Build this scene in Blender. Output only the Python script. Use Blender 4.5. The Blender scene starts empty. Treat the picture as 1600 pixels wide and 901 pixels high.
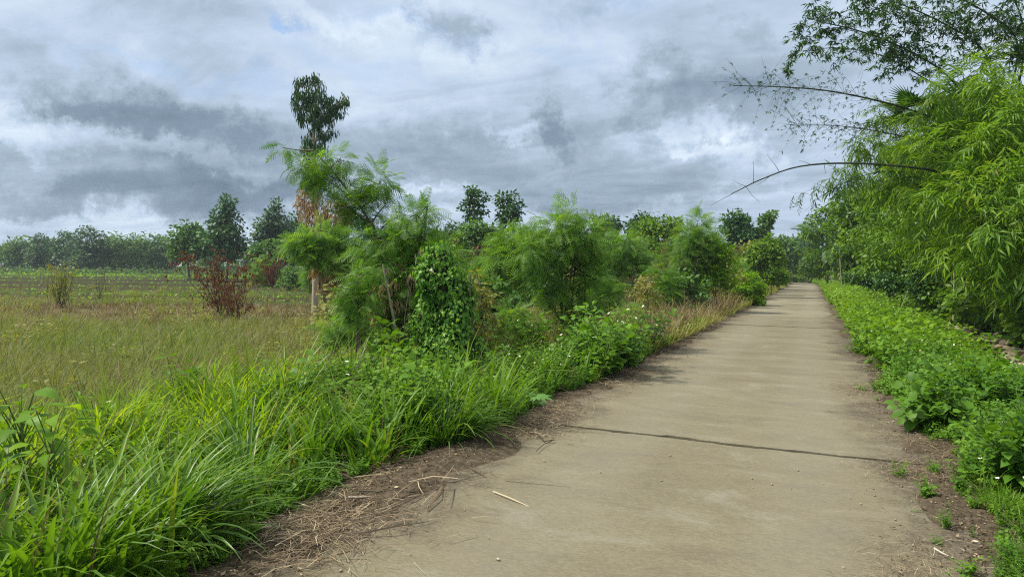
import bpy, math, random
import numpy as np
from mathutils import Vector, Matrix
rng = np.random.default_rng(7)
random.seed(7)
sc = bpy.context.scene
col = sc.collection
R_ = math.radians
PI = math.pi

# ------------------------------------------------------------------ camera
YAW, PITCH, ROLL, H = R_(23.6), R_(1.62), R_(0.75), 1.6
F = np.array([-math.sin(YAW)*math.cos(PITCH), math.cos(YAW)*math.cos(PITCH), -math.sin(PITCH)])
R0 = np.array([math.cos(YAW), math.sin(YAW), 0.0])
U0 = np.cross(R0, F)
Rt = R0*math.cos(ROLL) + U0*math.sin(ROLL)
Up = -R0*math.sin(ROLL) + U0*math.cos(ROLL)
cam_d = bpy.data.cameras.new('camera'); cam = bpy.data.objects.new('camera', cam_d); col.objects.link(cam)
cam_d.lens = 24.0; cam_d.sensor_width = 36.0; cam_d.clip_start = 0.05; cam_d.clip_end = 3000
M = Matrix(((Rt[0], Up[0], -F[0], 0), (Rt[1], Up[1], -F[1], 0), (Rt[2], Up[2], -F[2], H), (0, 0, 0, 1)))
cam.matrix_world = M
sc.camera = cam
FPX = 1066.7
def W(px, py, d):                       # photo pixel + depth -> world point
    return np.array([0, 0, H]) + d*(F + Rt*(px-800)/FPX + Up*(450.5-py)/FPX)
def ppm(d): return FPX/d                # photo pixels per metre at depth d

# ------------------------------------------------------------------ world: sky with clouds
SUN_EL, SUN_AZ = R_(52), math.atan2(-0.92, -0.40)
wd = bpy.data.worlds.new("World"); sc.world = wd; wd.use_nodes = True
nt = wd.node_tree; nt.nodes.clear()
def N(t, **k):
    n = nt.nodes.new(t)
    for a, b in k.items(): setattr(n, a, b)
    return n
def L(a, b): nt.links.new(a, b)
def math_(op, a, b=None, c=None):
    n = N('ShaderNodeMath', operation=op)
    for i, v in enumerate((a, b, c)):
        if v is None: continue
        if isinstance(v, (int, float)): n.inputs[i].default_value = v
        else: L(v, n.inputs[i])
    return n.outputs[0]
def vmath(op, a, b=None):
    n = N('ShaderNodeVectorMath', operation=op)
    for i, v in enumerate((a, b)):
        if v is None: continue
        if isinstance(v, (tuple, list)): n.inputs[i].default_value = v
        else: L(v, n.inputs[i])
    return n.outputs['Value'] if op in ('LENGTH', 'DOT_PRODUCT') else n.outputs[0]
def noise_(vec, scale, detail=6, rough=.55, dist=0.0, dim='3D'):
    n = N('ShaderNodeTexNoise', noise_dimensions=dim)
    L(vec, n.inputs['Vector']); n.inputs['Scale'].default_value = scale
    n.inputs['Detail'].default_value = detail; n.inputs['Roughness'].default_value = rough
    n.inputs['Distortion'].default_value = dist
    return n
def ramp_(fac, stops):
    n = N('ShaderNodeValToRGB'); L(fac, n.inputs[0])
    cr = n.color_ramp
    while len(cr.elements) < len(stops): cr.elements.new(0.5)
    for e, (p, c) in zip(cr.elements, stops):
        e.position = p; e.color = (*c, 1) if len(c) == 3 else c
    return n.outputs[0]
def mix_(fac, a, b, typ='MIX'):
    n = N('ShaderNodeMix', data_type='RGBA', blend_type=typ)
    for s, v in ((n.inputs[0], fac), (n.inputs[6], a), (n.inputs[7], b)):
        if isinstance(v, (int, float)): s.default_value = v
        elif isinstance(v, tuple): s.default_value = (*v, 1) if len(v) == 3 else v
        else: L(v, s)
    return n.outputs[2]
tc = N('ShaderNodeTexCoord').outputs['Generated']
dirn = vmath('NORMALIZE', tc)
sp = N('ShaderNodeSeparateXYZ'); L(dirn, sp.inputs[0])
zc = math_('MAXIMUM', sp.outputs[2], 0.0)
den = math_('ADD', zc, 0.16)
cb = N('ShaderNodeCombineXYZ')
L(math_('DIVIDE', sp.outputs[0], den), cb.inputs[0]); L(math_('DIVIDE', sp.outputs[1], den), cb.inputs[1])
plane = cb.outputs[0]
# clouds drawn out along one wind direction
mp = N('ShaderNodeMapping'); L(plane, mp.inputs[0]); mp.inputs['Rotation'].default_value = (0, 0, R_(62)); mp.inputs['Scale'].default_value = (0.55, 1.0, 1)
pl2 = mp.outputs[0]
n_big = noise_(pl2, 1.15, 9, .56, .25)
n_med = noise_(pl2, 2.6, 10, .58, .7)
n_hi = noise_(plane, 8.0, 8, .6, .5)
az = math_('ARCTAN2', sp.outputs[0], sp.outputs[1])
el = math_('ARCSINE', sp.outputs[2])
warp = noise_(dirn, 6.5, 10, .68)
wsub = vmath('SUBTRACT', warp.outputs['Color'], (.5, .5, .5))
wsc = vmath('MULTIPLY', wsub, (.42, .22, 0))
ce = N('ShaderNodeCombineXYZ'); L(az, ce.inputs[0]); L(el, ce.inputs[1])
ae = vmath('ADD', ce.outputs[0], wsc)
def azel(px, py):
    v = W(px, py, 1.0) - np.array([0, 0, H]); v /= np.linalg.norm(v)
    return math.atan2(v[0], v[1]), math.asin(v[2])
def blobs(lst):
    tot = None
    for px, py, rx, ry, amp, *rot in lst:
        a0, e0 = azel(px, py)
        s = vmath('SUBTRACT', ae, (a0, e0, 0))
        if rot:
            m = N('ShaderNodeVectorRotate', rotation_type='Z_AXIS'); L(s, m.inputs[0]); m.inputs['Angle'].default_value = R_(rot[0]); s = m.outputs[0]
        s = vmath('MULTIPLY', s, (FPX/rx, FPX/ry, 0))
        ln = vmath('LENGTH', s)
        mr = N('ShaderNodeMapRange', interpolation_type='SMOOTHERSTEP'); L(ln, mr.inputs[0])
        mr.inputs[1].default_value = 0; mr.inputs[2].default_value = 1.75; mr.inputs[3].default_value = amp; mr.inputs[4].default_value = 0
        tot = mr.outputs[0] if tot is None else math_('ADD', tot, mr.outputs[0])
    return tot
B = blobs([
 (275, 195, 130, 42, -.42, 12), (120, 170, 90, 22, -.2), (130, 315, 210, 26, -.30), (400, 310, 130, 34, -.34, 14), (210, 225, 70, 15, -.12),
 (690, 55, 34, 52, -.26, 35), (840, 203, 46, 22, -.26, 12), (1060, 122, 110, 20, -.26, 10), (1190, 205, 95, 48, -.16, 30), (1040, 160, 60, 20, -.2, 20),
 (700, 250, 170, 34, -.18, 12), (1000, 250, 150, 42, -.14, 14), (880, 310, 260, 22, -.12), (820, 265, 430, 75, -.13, 8), (180, 270, 300, 90, -.10, 6), (1180, 130, 130, 60, -.10, 25), (330, 300, 200, 40, -.12, 8), (60, 70, 60, 20, -.06), (1180, 40, 40, 20, -.12), (930, 20, 80, 20, -.1),
 (300, 255, 190, 16, .26, 17), (60, 205, 90, 22, .26, 12), (1105, 208, 70, 22, .2, 30), (1180, 250, 60, 16, .22, 22), (770, 208, 50, 14, .22), (640, 290, 90, 12, .22, 8),
 (520, 25, 190, 20, .16, 12), (60, 20, 120, 34, .12), (950, 120, 80, 26, .12), (800, 90, 120, 40, .07), (150, 352, 260, 9, .12, 3), (270, 378, 190, 12, .14, 2), (500, 345, 60, 14, .2),
 (650, 140, 140, 50, .06), (1210, 290, 60, 16, .16), (880, 335, 260, 10, .12)])
BL = blobs([(440, 45, 44, 12, 1.0, 10), (560, 110, 120, 18, .35, 8), (330, 115, 150, 12, .4, 8), (850, 100, 60, 14, .35, 6), (620, 40, 110, 14, .3, 12), (960, 30, 90, 24, .25)])
v = math_('MULTIPLY_ADD', n_big.outputs[0], 0.50, 0.285)
v = math_('ADD', v, math_('MULTIPLY', math_('SUBTRACT', n_med.outputs[0], .5), .50))
v = math_('ADD', v, math_('MULTIPLY', math_('SUBTRACT', n_hi.outputs[0], .5), .13))
v = math_('ADD', v, math_('MULTIPLY', B, .72))
cloud = ramp_(v, [(0.0, (.105, .15, .20)), (.24, (.16, .215, .28)), (.42, (.255, .325, .40)), (.56, (.355, .435, .545)), (.72, (.485, .56, .645)), (.9, (.74, .78, .79))])
sky = N('ShaderNodeTexSky', sky_type='NISHITA'); sky.sun_disc = False
sky.sun_elevation = SUN_EL; sky.sun_rotation = SUN_AZ; sky.altitude = 100; sky.air_density = 1; sky.dust_density = 1.5; sky.ozone_density = 1.5
# clouds above the frame brightened and warmed with elevation, added as fill light
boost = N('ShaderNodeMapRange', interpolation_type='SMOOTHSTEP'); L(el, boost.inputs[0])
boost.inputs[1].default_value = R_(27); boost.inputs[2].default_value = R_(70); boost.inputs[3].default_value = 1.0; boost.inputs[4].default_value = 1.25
warmf = N('ShaderNodeMapRange'); L(el, warmf.inputs[0]); warmf.inputs[1].default_value = R_(27); warmf.inputs[2].default_value = R_(60)
cloud = mix_(math_('MULTIPLY', warmf.outputs[0], .8), cloud, (.62, .60, .55))
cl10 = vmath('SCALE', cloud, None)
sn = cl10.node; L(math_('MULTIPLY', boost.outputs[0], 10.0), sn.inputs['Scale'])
gap = math_('MULTIPLY', BL, math_('MULTIPLY_ADD', n_med.outputs[0], 1.4, -.1))
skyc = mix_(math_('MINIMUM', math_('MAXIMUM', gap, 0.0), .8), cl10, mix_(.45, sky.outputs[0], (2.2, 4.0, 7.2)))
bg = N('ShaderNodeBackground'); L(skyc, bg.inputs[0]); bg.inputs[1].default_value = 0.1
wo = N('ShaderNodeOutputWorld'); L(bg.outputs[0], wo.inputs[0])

# ------------------------------------------------------------------ sun and exposure
sd = bpy.data.lights.new('sun', 'SUN'); sun = bpy.data.objects.new('sun', sd); col.objects.link(sun)
sd.energy = 3.9; sd.angle = R_(6); sd.color = (1.0, .93, .78)
sv = Vector((math.sin(SUN_AZ)*math.cos(SUN_EL), math.cos(SUN_AZ)*math.cos(SUN_EL), math.sin(SUN_EL)))
sun.rotation_euler = sv.to_track_quat('Z', 'Y').to_euler(); sun.location = sv*40
vs = sc.view_settings
vs.view_transform = 'Standard'; vs.look = 'None'; vs.gamma = 1.0; vs.use_curve_mapping = False
vs.exposure = 0.62
cy = sc.cycles
cy.max_bounces = 6; cy.diffuse_bounces = 3; cy.glossy_bounces = 2; cy.transmission_bounces = 4; cy.transparent_max_bounces = 8; cy.volume_bounces = 0
cy.caustics_reflective = False; cy.caustics_refractive = False
cy.use_denoising = False; cy.pixel_filter_type = 'BLACKMAN_HARRIS'; cy.filter_width = 1.15

# ------------------------------------------------------------------ materials
def newmat(name):
    global nt
    m = bpy.data.materials.new(name); m.use_nodes = True; nt = m.node_tree; nt.nodes.clear()
    return m
def out_(sh, disp=None):
    o = N('ShaderNodeOutputMaterial'); L(sh, o.inputs[0])
def attr_(n): 
    a = N('ShaderNodeAttribute'); a.attribute_name = n; return a.outputs['Fac']
def leaf_mat(name, cols, tipcol=None, tipamt=.3, trans=.35, rough=.48, spec=.35, patch=None, patchscale=.35, tcol=1.5):
    """cols: [(pos,colour)] chosen per leaf; patch: a second colour in slow patches over the ground."""
    m = newmat(name)
    c = ramp_(attr_('rnd'), cols)
    geo = N('ShaderNodeNewGeometry').outputs['Position']
    if patch:
        pn = noise_(geo, patchscale, 4, .55)
        pf = ramp_(pn.outputs[0], [(.42, (0, 0, 0)), (.6, (1, 1, 1))])
        c = mix_(pf, c, mix_(.7, c, patch))
    if tipcol:
        t = math_('MULTIPLY', math_('POWER', attr_('tip'), 1.6), tipamt)
        c = mix_(t, c, tipcol)
    p = N('ShaderNodeBsdfPrincipled'); L(c, p.inputs['Base Color']); p.inputs['Roughness'].default_value = rough
    p.inputs['Specular IOR Level'].default_value = spec
    tr = N('ShaderNodeBsdfTranslucent')
    tcl = mix_(1.0, c, (tcol*1.15, tcol*1.1, tcol*.45), 'MULTIPLY'); L(tcl, tr.inputs[0])
    mx = N('ShaderNodeMixShader'); mx.inputs[0].default_value = trans; L(p.outputs[0], mx.inputs[1]); L(tr.outputs[0], mx.inputs[2])
    out_(mx.outputs[0]); return m
def plain_mat(name, a, b, scale=8, rough=.85, bump=.3, stretch=(1, 1, 1), spec=.25):
    m = newmat(name)
    tcx = N('ShaderNodeNewGeometry').outputs['Position']
    mp = N('ShaderNodeMapping'); L(tcx, mp.inputs[0]); mp.inputs['Scale'].default_value = stretch
    n1 = noise_(mp.outputs[0], scale, 6, .6)
    c = ramp_(n1.outputs[0], [(.3, a), (.7, b)])
    p = N('ShaderNodeBsdfPrincipled'); L(c, p.inputs['Base Color']); p.inputs['Roughness'].default_value = rough; p.inputs['Specular IOR Level'].default_value = spec
    bp = N('ShaderNodeBump'); bp.inputs['Strength'].default_value = bump; bp.inputs['Distance'].default_value = .02; L(n1.outputs[0], bp.inputs['Height']); L(bp.outputs[0], p.inputs['Normal'])
    out_(p.outputs[0]); return m
def g(r, gg, b): return (r, gg, b)
M_ = {}
M_['lush'] = leaf_mat('lush_grass_blade', [(0, (.03, .095, .010)), (.45, (.055, .155, .012)), (.8, (.10, .23, .015)), (.93, (.24, .30, .03)), (1, (.40, .32, .13))], (.22, .31, .03), .3, trans=.33, rough=.45, spec=.22, patch=(.12, .25, .008), patchscale=.55)
M_['lushyellow'] = leaf_mat('yellowish_grass_blade', [(0, (.09, .20, .006)), (.45, (.17, .31, .007)), (.8, (.28, .40, .010)), (1, (.42, .40, .06))], (.30, .36, .02), .35, trans=.45, rough=.5, spec=.2, patch=(.08, .21, .008), patchscale=.6)
M_['tussock'] = leaf_mat('tussock_blade', [(0, (.03, .10, .012)), (.6, (.065, .17, .014)), (.93, (.11, .23, .02)), (1, (.36, .33, .10))], (.17, .28, .04), .3, trans=.32, rough=.38, spec=.5)
M_['drygrass'] = leaf_mat('dry_grass_blade', [(0, (.09, .14, .025)), (.3, (.15, .185, .045)), (.55, (.235, .235, .095)), (.8, (.13, .115, .055)), (1, (.38, .36, .21))], (.30, .28, .16), .3, trans=.3, rough=.6, spec=.2, patch=(.11, .20, .018), patchscale=.17)
M_['olivegrass'] = leaf_mat('olive_grass_blade', [(0, (.09, .17, .02)), (.4, (.15, .22, .03)), (.75, (.24, .27, .06)), (1, (.34, .30, .12))], (.33, .32, .10), .3, trans=.3, rough=.6, spec=.2, patch=(.24, .22, .08), patchscale=.3)
M_['browngrass'] = leaf_mat('dead_grass_blade', [(0, (.075, .052, .035)), (.4, (.145, .105, .068)), (.75, (.27, .215, .14)), (.9, (.13, .15, .04)), (1, (.36, .30, .20))], None, trans=.2, rough=.7, spec=.15)
M_['weed'] = leaf_mat('weed_leaf', [(0, (.035, .11, .010)), (.5, (.07, .18, .012)), (.85, (.12, .26, .015)), (1, (.22, .32, .02))], (.17, .3, .03), .2, trans=.33, rough=.5, spec=.25, patch=(.13, .26, .012), patchscale=.8)
M_['weed_far'] = leaf_mat('verge_leaf', [(0, (.05, .14, .010)), (.5, (.10, .23, .012)), (1, (.21, .34, .02))], None, trans=.35, rough=.55, spec=.2, patch=(.19, .32, .014), patchscale=.45)
M_['vine'] = leaf_mat('vine_leaf', [(0, (.055, .17, .018)), (.5, (.11, .27, .028)), (.85, (.18, .36, .04)), (1, (.26, .38, .06))], None, trans=.3, rough=.5, spec=.3)
M_['feather'] = leaf_mat('feathery_leaf', [(0, (.05, .15, .016)), (.5, (.09, .22, .02)), (.85, (.16, .31, .025)), (1, (.27, .38, .04))], None, trans=.35, rough=.5, patch=(.12, .25, .018), patchscale=1.0)
M_['featherlight'] = leaf_mat('pale_feathery_leaf', [(0, (.08, .19, .025)), (.6, (.13, .28, .03)), (1, (.24, .36, .05))], None, trans=.4, rough=.5)
M_['bamboo'] = leaf_mat('bamboo_leaf', [(0, (.04, .11, .008)), (.35, (.09, .205, .010)), (.75, (.18, .31, .015)), (.95, (.28, .37, .025)), (1, (.35, .26, .12))], None, trans=.42, rough=.45, patch=(.17, .31, .014), patchscale=.7)
M_['bamboodark'] = leaf_mat('dark_bamboo_leaf', [(0, (.018, .055, .012)), (.6, (.035, .10, .014)), (1, (.07, .16, .018))], None, trans=.25, rough=.45)
M_['thicket'] = leaf_mat('thicket_leaf', [(0, (.055, .13, .008)), (.5, (.105, .215, .010)), (.85, (.17, .29, .012)), (1, (.26, .36, .02))], None, trans=.35, rough=.5, patch=(.10, .20, .012), patchscale=.5)
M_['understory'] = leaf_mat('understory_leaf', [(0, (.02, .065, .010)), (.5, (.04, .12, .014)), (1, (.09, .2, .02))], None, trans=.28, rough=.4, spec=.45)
M_['teak'] = leaf_mat('broad_tree_leaf', [(0, (.02, .07, .018)), (.5, (.035, .11, .025)), (.85, (.06, .16, .03)), (1, (.13, .21, .04))], None, trans=.25, rough=.5)
M_['grey'] = leaf_mat('greyish_tree_leaf', [(0, (.03, .075, .035)), (.5, (.05, .12, .05)), (1, (.09, .18, .06))], None, trans=.25, rough=.55)
M_['fartree'] = leaf_mat('far_tree_leaf', [(0, (.045, .12, .03)), (.5, (.075, .18, .035)), (1, (.12, .24, .045))], None, trans=.3, rough=.6, patch=(.09, .17, .03), patchscale=.12)
M_['euc'] = leaf_mat('hanging_gum_leaf', [(0, (.02, .06, .02)), (.6, (.035, .10, .028)), (1, (.07, .15, .035))], None, trans=.2, rough=.5)
M_['deadleaf'] = leaf_mat('dead_leaf', [(0, (.16, .10, .055)), (.5, (.32, .22, .125)), (1, (.48, .37, .24))], None, trans=.2, rough=.7, spec=.15)
M_['redleaf'] = leaf_mat('red_brown_leaf', [(0, (.07, .025, .018)), (.6, (.14, .05, .03)), (1, (.22, .11, .06))], None, trans=.2, rough=.7, spec=.15)
M_['castor'] = leaf_mat('palmate_leaf', [(0, (.08, .20, .04)), (1, (.13, .28, .07))], None, trans=.3, rough=.5, spec=.25)
M_['yellowleaf'] = leaf_mat('yellow_green_leaf', [(0, (.09, .21, .008)), (.6, (.15, .30, .010)), (1, (.25, .37, .02))], None, trans=.45, rough=.6, spec=.15)
M_['bark'] = plain_mat('grey_brown_bark', (.10, .075, .055), (.22, .18, .14), 6, .9, .6, (4, 4, .8))
M_['darkbark'] = plain_mat('dark_bark', (.035, .028, .02), (.09, .07, .05), 8, .9, .6, (4, 4, .8))
M_['palebark'] = plain_mat('pale_bark', (.25, .21, .16), (.42, .37, .30), 6, .85, .4, (4, 4, .8))
M_['culm'] = plain_mat('bamboo_culm', (.06, .10, .03), (.14, .17, .06), 3, .45, .1)
M_['darkculm'] = plain_mat('dark_bamboo_culm', (.022, .03, .018), (.06, .07, .035), 3, .5, .1)
M_['twig'] = plain_mat('dry_twig', (.06, .045, .035), (.15, .12, .09), 9, .9, .2)
M_['stem'] = plain_mat('green_stem', (.06, .13, .02), (.12, .2, .04), 9, .6, .1)
M_['straw'] = leaf_mat('straw', [(0, (.05, .038, .027)), (.4, (.14, .105, .068)), (.75, (.28, .22, .145)), (.93, (.40, .33, .22)), (1, (.55, .47, .34))], None, trans=.1, rough=.75, spec=.15)
M_['stone'] = plain_mat('rubble_stone', (.22, .17, .12), (.42, .34, .25), 5, .9, .5)
M_['clod'] = plain_mat('soil_clod', (.04, .028, .018), (.12, .085, .055), 20, .95, .3)
M_['charstone'] = plain_mat('pebble_stone', (.3, .28, .24), (.55, .52, .46), 9, .9, .3)
m = newmat('flower_petal'); p = N('ShaderNodeBsdfPrincipled'); p.inputs['Base Color'].default_value = (.78, .78, .70, 1); p.inputs['Roughness'].default_value = .6; out_(p.outputs[0]); M_['petal'] = m
m = newmat('flower_eye'); p = N('ShaderNodeBsdfPrincipled'); p.inputs['Base Color'].default_value = (.65, .42, .04, 1); p.inputs['Roughness'].default_value = .6; out_(p.outputs[0]); M_['eye'] = m

# ------------------------------------------------------------------ mesh builder
def unit(a): return a/np.maximum(np.linalg.norm(a, axis=-1, keepdims=True), 1e-9)
class MB:
    def __init__(s): s.V=[]; s.Q=[]; s.T=[]; s.qm=[]; s.tm=[]; s.r=[]; s.t=[]; s.n=0
    def add(s, V, Q=None, T=None, qm=0, tm=0, r=0.0, t=0.0):
        V = np.asarray(V, float).reshape(-1, 3); k = len(V)
        s.V.append(V)
        s.r.append(np.broadcast_to(np.asarray(r, float), (k,)).copy()); s.t.append(np.broadcast_to(np.asarray(t, float), (k,)).copy())
        if Q is not None and len(Q):
            Q = np.asarray(Q, int).reshape(-1, 4); s.Q.append(Q+s.n); s.qm.append(np.broadcast_to(np.asarray(qm, int), (len(Q),)).copy())
        if T is not None and len(T):
            T = np.asarray(T, int).reshape(-1, 3); s.T.append(T+s.n); s.tm.append(np.broadcast_to(np.asarray(tm, int), (len(T),)).copy())
        s.n += k
    def arrays(s):
        c = lambda L_, w, dt: np.concatenate(L_) if L_ else np.zeros((0,)+w, dt)
        return dict(V=c(s.V, (3,), float), Q=c(s.Q, (4,), int), T=c(s.T, (3,), int), qm=c(s.qm, (), int), tm=c(s.tm, (), int), r=c(s.r, (), float), t=c(s.t, (), float))
    def stamp(s, tp, O, X, Y, Z, S=1.0, m=None, r=None):
        n = len(O)
        if n == 0: return
        S = np.broadcast_to(np.asarray(S, float), (n,))
        v = tp['V']; k = len(v)
        P = (O[:, None, :] + S[:, None, None]*(v[None, :, 0:1]*X[:, None, :] + v[None, :, 1:2]*Y[:, None, :] + v[None, :, 2:3]*Z[:, None, :])).reshape(-1, 3)
        ri = rng.random(n) if r is None else np.broadcast_to(np.asarray(r, float), (n,))
        rr = ((tp['r'][None, :] + ri[:, None])).reshape(-1)
        rr = np.where(rr > 1, rr-1, rr)
        off = (np.arange(n)*k)[:, None, None]
        Q = (tp['Q'][None] + off).reshape(-1, 4); T = (tp['T'][None] + off).reshape(-1, 3)
        qm = np.tile(tp['qm'], n) if m is None else m; tm = np.tile(tp['tm'], n) if m is None else m
        s.add(P, Q, T, qm, tm, rr, np.tile(tp['t'], n))
    def build(s, name, mats, parent=None, origin=(0, 0, 0), smooth=False):
        a = s.arrays(); me = bpy.data.meshes.new(name)
        V = a['V'] - np.asarray(origin, float)
        nq, ntr = len(a['Q']), len(a['T'])
        me.vertices.add(len(V)); me.vertices.foreach_set('co', V.astype(np.float32).ravel())
        loops = np.concatenate([a['Q'].ravel(), a['T'].ravel()]).astype(np.int32)
        me.loops.add(len(loops)); me.loops.foreach_set('vertex_index', loops)
        me.polygons.add(nq+ntr)
        st = np.concatenate([np.arange(nq)*4, nq*4+np.arange(ntr)*3]).astype(np.int32)
        me.polygons.foreach_set('loop_start', st)
        me.polygons.foreach_set('material_index', np.concatenate([a['qm'], a['tm']]).astype(np.int32))
        if smooth: me.polygons.foreach_set('use_smooth', np.ones(nq+ntr, bool))
        for nm, arr in (('rnd', a['r']), ('tip', a['t'])):
            at = me.attributes.new(nm, 'FLOAT', 'POINT'); at.data.foreach_set('value', arr.astype(np.float32))
        me.update(calc_edges=True)
        for mm in (mats if isinstance(mats, (list, tuple)) else [mats]): me.materials.append(mm if not isinstance(mm, str) else M_[mm])
        o = bpy.data.objects.new(name, me); col.objects.link(o)
        if parent is not None: o.parent = parent
        else: o.location = origin
        return o
def tag(o, label=None, cat=None, group=None, kind=None):
    for k, v_ in (('label', label), ('category', cat), ('group', group), ('kind', kind)):
        if v_: o[k] = v_
    return o
def thing(name, label, cat, loc=(0, 0, 0), group=None):
    o = bpy.data.objects.new(name, None); col.objects.link(o); o.location = loc; o.empty_display_size = .3
    return tag(o, label, cat, group)
def copy_thing(o, loc, rz, s, label, group=None):
    c = o.copy(); col.objects.link(c); c.location = loc; c.rotation_euler = (0, 0, rz); c.scale = s if hasattr(s, '__len__') else (s, s, s)
    c['label'] = label
    if group: c['group'] = group
    for ch in o.children:
        d = ch.copy(); col.objects.link(d); d.parent = c
    return c
def tube(mb, P, r, sides=6, m=0, rv=.5):
    P = np.asarray(P, float); n = len(P); r = np.broadcast_to(np.asarray(r, float), (n,))
    T = unit(np.gradient(P, axis=0)); ref = np.array([0, 0, 1.0]) if abs(T[:, 2]).mean() < .8 else np.array([1.0, 0, 0])
    A = unit(np.cross(T, ref)); Bv = np.cross(T, A)
    an = np.arange(sides)*2*PI/sides
    V = (P[:, None] + r[:, None, None]*(np.cos(an)[None, :, None]*A[:, None] + np.sin(an)[None, :, None]*Bv[:, None])).reshape(-1, 3)
    i = np.arange(n-1)[:, None]*sides; j = np.arange(sides)[None]; j2 = (j+1) % sides
    Q = np.stack([i+j, i+j2, i+sides+j2, i+sides+j], -1).reshape(-1, 4)
    mb.add(V, Q, None, m, r=rv, t=np.repeat(np.linspace(0, 1, n), sides))
def curve(pts, n=12):                    # Catmull-Rom through points
    p = np.asarray(pts, float); p = np.vstack([2*p[0]-p[1], p, 2*p[-1]-p[-2]])
    out = []
    segs = len(p)-3; per = max(2, n//segs)
    for i in range(segs):
        for t in np.linspace(0, 1, per, endpoint=False):
            a, b, c, d = p[i:i+4]
            out.append(.5*((2*b)+(-a+c)*t+(2*a-5*b+4*c-d)*t*t+(-a+3*b-3*c+d)*t**3))
    out.append(p[-2]); return np.array(out)

# ------------------------------------------------------------------ leaf templates (Y along the leaf, Z its face)
def T_(V, Q=(), T=(), t=None, r=0.0):
    mb = MB(); V = np.array(V, float); mb.add(V, Q, T, r=r, t=(V[:, 1]/max(V[:, 1].max(), 1e-6) if t is None else t)); return mb.arrays()
def lance(w=.09, droop=.15, fold=.03):
    return T_([(0, 0, 0), (-w, .35, fold), (w, .35, fold), (0, .4, -fold), (0, 1, -droop)], [(0, 3, 4, 1), (0, 2, 4, 3)])
def diamond(w=.3, droop=.1): return T_([(0, 0, 0), (w, .45, .03), (0, 1, -droop), (-w, .45, .03)], [(0, 1, 2, 3)])
def ovate(w=.32, droop=.15, fold=.07):
    return T_([(0, 0, 0), (0, .35, -.01), (0, .72, -.03), (0, 1, -droop), (w, .3, fold), (w*.8, .65, fold*.7), (-w, .3, fold), (-w*.8, .65, fold*.7)],
              [(1, 4, 5, 2), (1, 2, 7, 6)], [(0, 4, 1), (2, 5, 3), (0, 1, 6), (2, 3, 7)])
def heart(w=.42):
    return T_([(0, .08, 0), (0, .5, -.04), (0, 1.05, -.22), (w*.55, -.1, .05), (w, .22, .08), (w*.62, .62, .03), (-w*.55, -.1, .05), (-w, .22, .08), (-w*.62, .62, .03)],
              [(0, 3, 4, 1), (0, 1, 7, 6)], [(1, 4, 5), (1, 5, 2), (1, 8, 7), (1, 2, 8)])
def palmate(nl=7):
    V = [(0, 0, 0)]; T = []
    for i in range(nl):
        a = R_(-125 + 250*i/(nl-1)); ln = 1-.25*abs(i-(nl-1)/2)/((nl-1)/2)
        d = np.array([math.sin(a), math.cos(a)]); pz = np.array([d[1], -d[0]])
        b = len(V)
        for (u, w, z) in ((.45, .16, .02), (.45, -.16, .02), (.72, .13, -.02), (.72, -.13, -.02), (1, 0, -.14)):
            q = d*u*ln + pz*w*ln; V.append((q[0], q[1], z))
        T += [(0, b, b+1), (b, b+2, b+1), (b+1, b+2, b+3), (b+2, b+4, b+3)]
        if i: T.append((0, b+1, b-5))
    return T_(V, (), T)
def frame(Y, Nn):
    Y = unit(Y); X = unit(np.cross(Y, Nn)); Z = np.cross(X, Y); return X, Y, Z
def rv(n): return rng.normal(size=(n, 3))
LANCE, DIA, OV, HEART = lance(), diamond(), ovate(), heart()
def bipinnate(pairs=7, L_=1.0, pw=.02, droop=.25):
    """feathery compound leaf, length 1"""
    mb = MB(); us = np.linspace(.18, 1, pairs)
    mid = lambda u: np.array([0, u, .16*u-droop*u*u*1.3])
    P = np.array([mid(u) for u in np.linspace(0, 1, 5)]); tube(mb, P, .008, 3)
    for k, u in enumerate(us):
        for s_ in (-1, 1):
            ln = .33*math.sin(PI*(.22+.62*u))*(.9+.2*rng.random()); o = mid(u)
            dd = unit(np.array([s_*.92, .42+.2*u, .05])); q = unit(np.array([-s_*.4, .9, 0]))
            a, b, c = o+dd*.02, o+dd*ln*.55+[0, 0, -.02], o+dd*ln+[0, 0, -.1*ln-.04]
            w0 = pw*.55; w1 = pw
            mb.add([a-q*w0, a+q*w0, b+q*w1, b-q*w1, c+q*w1*.35, c-q*w1*.35], [(0, 1, 2, 3), (3, 2, 4, 5)], r=.12*rng.random(), t=1)
    return mb.arrays()
BIP = [bipinnate(9), bipinnate(10, droop=.45), bipinnate(8, pw=.018, droop=.1)]
def bamboo_spray(n=9, leaf=.42, w=.085):
    """drooping twig with narrow leaves, length ~1"""
    mb = MB(); f = lambda u: np.array([.05*math.sin(3*u), u*.85, .1*u-.55*u*u])
    tube(mb, [f(u) for u in np.linspace(0, 1, 5)], np.linspace(.009, .004, 5), 3)
    lt = lance(w, .2, .03)
    us = np.linspace(.2, 1, n); O = np.array([f(u) for u in us]); s_ = np.where(np.arange(n) % 2, 1, -1)
    Y = np.stack([s_*(.7-.35*us), .65*np.ones(n), -.25-.45*us], -1)+.28*rv(n); Nn = np.array([0, .3, 1])+.35*rv(n)
    X, Y, Z = frame(Y, Nn); mb.stamp(lt, O, X, Y, Z, leaf*(.75+.5*rng.random(n)), r=.3*rng.random(n))
    return mb.arrays()
BSP = [bamboo_spray(), bamboo_spray(11, .34), bamboo_spray(8, .46)]
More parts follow.
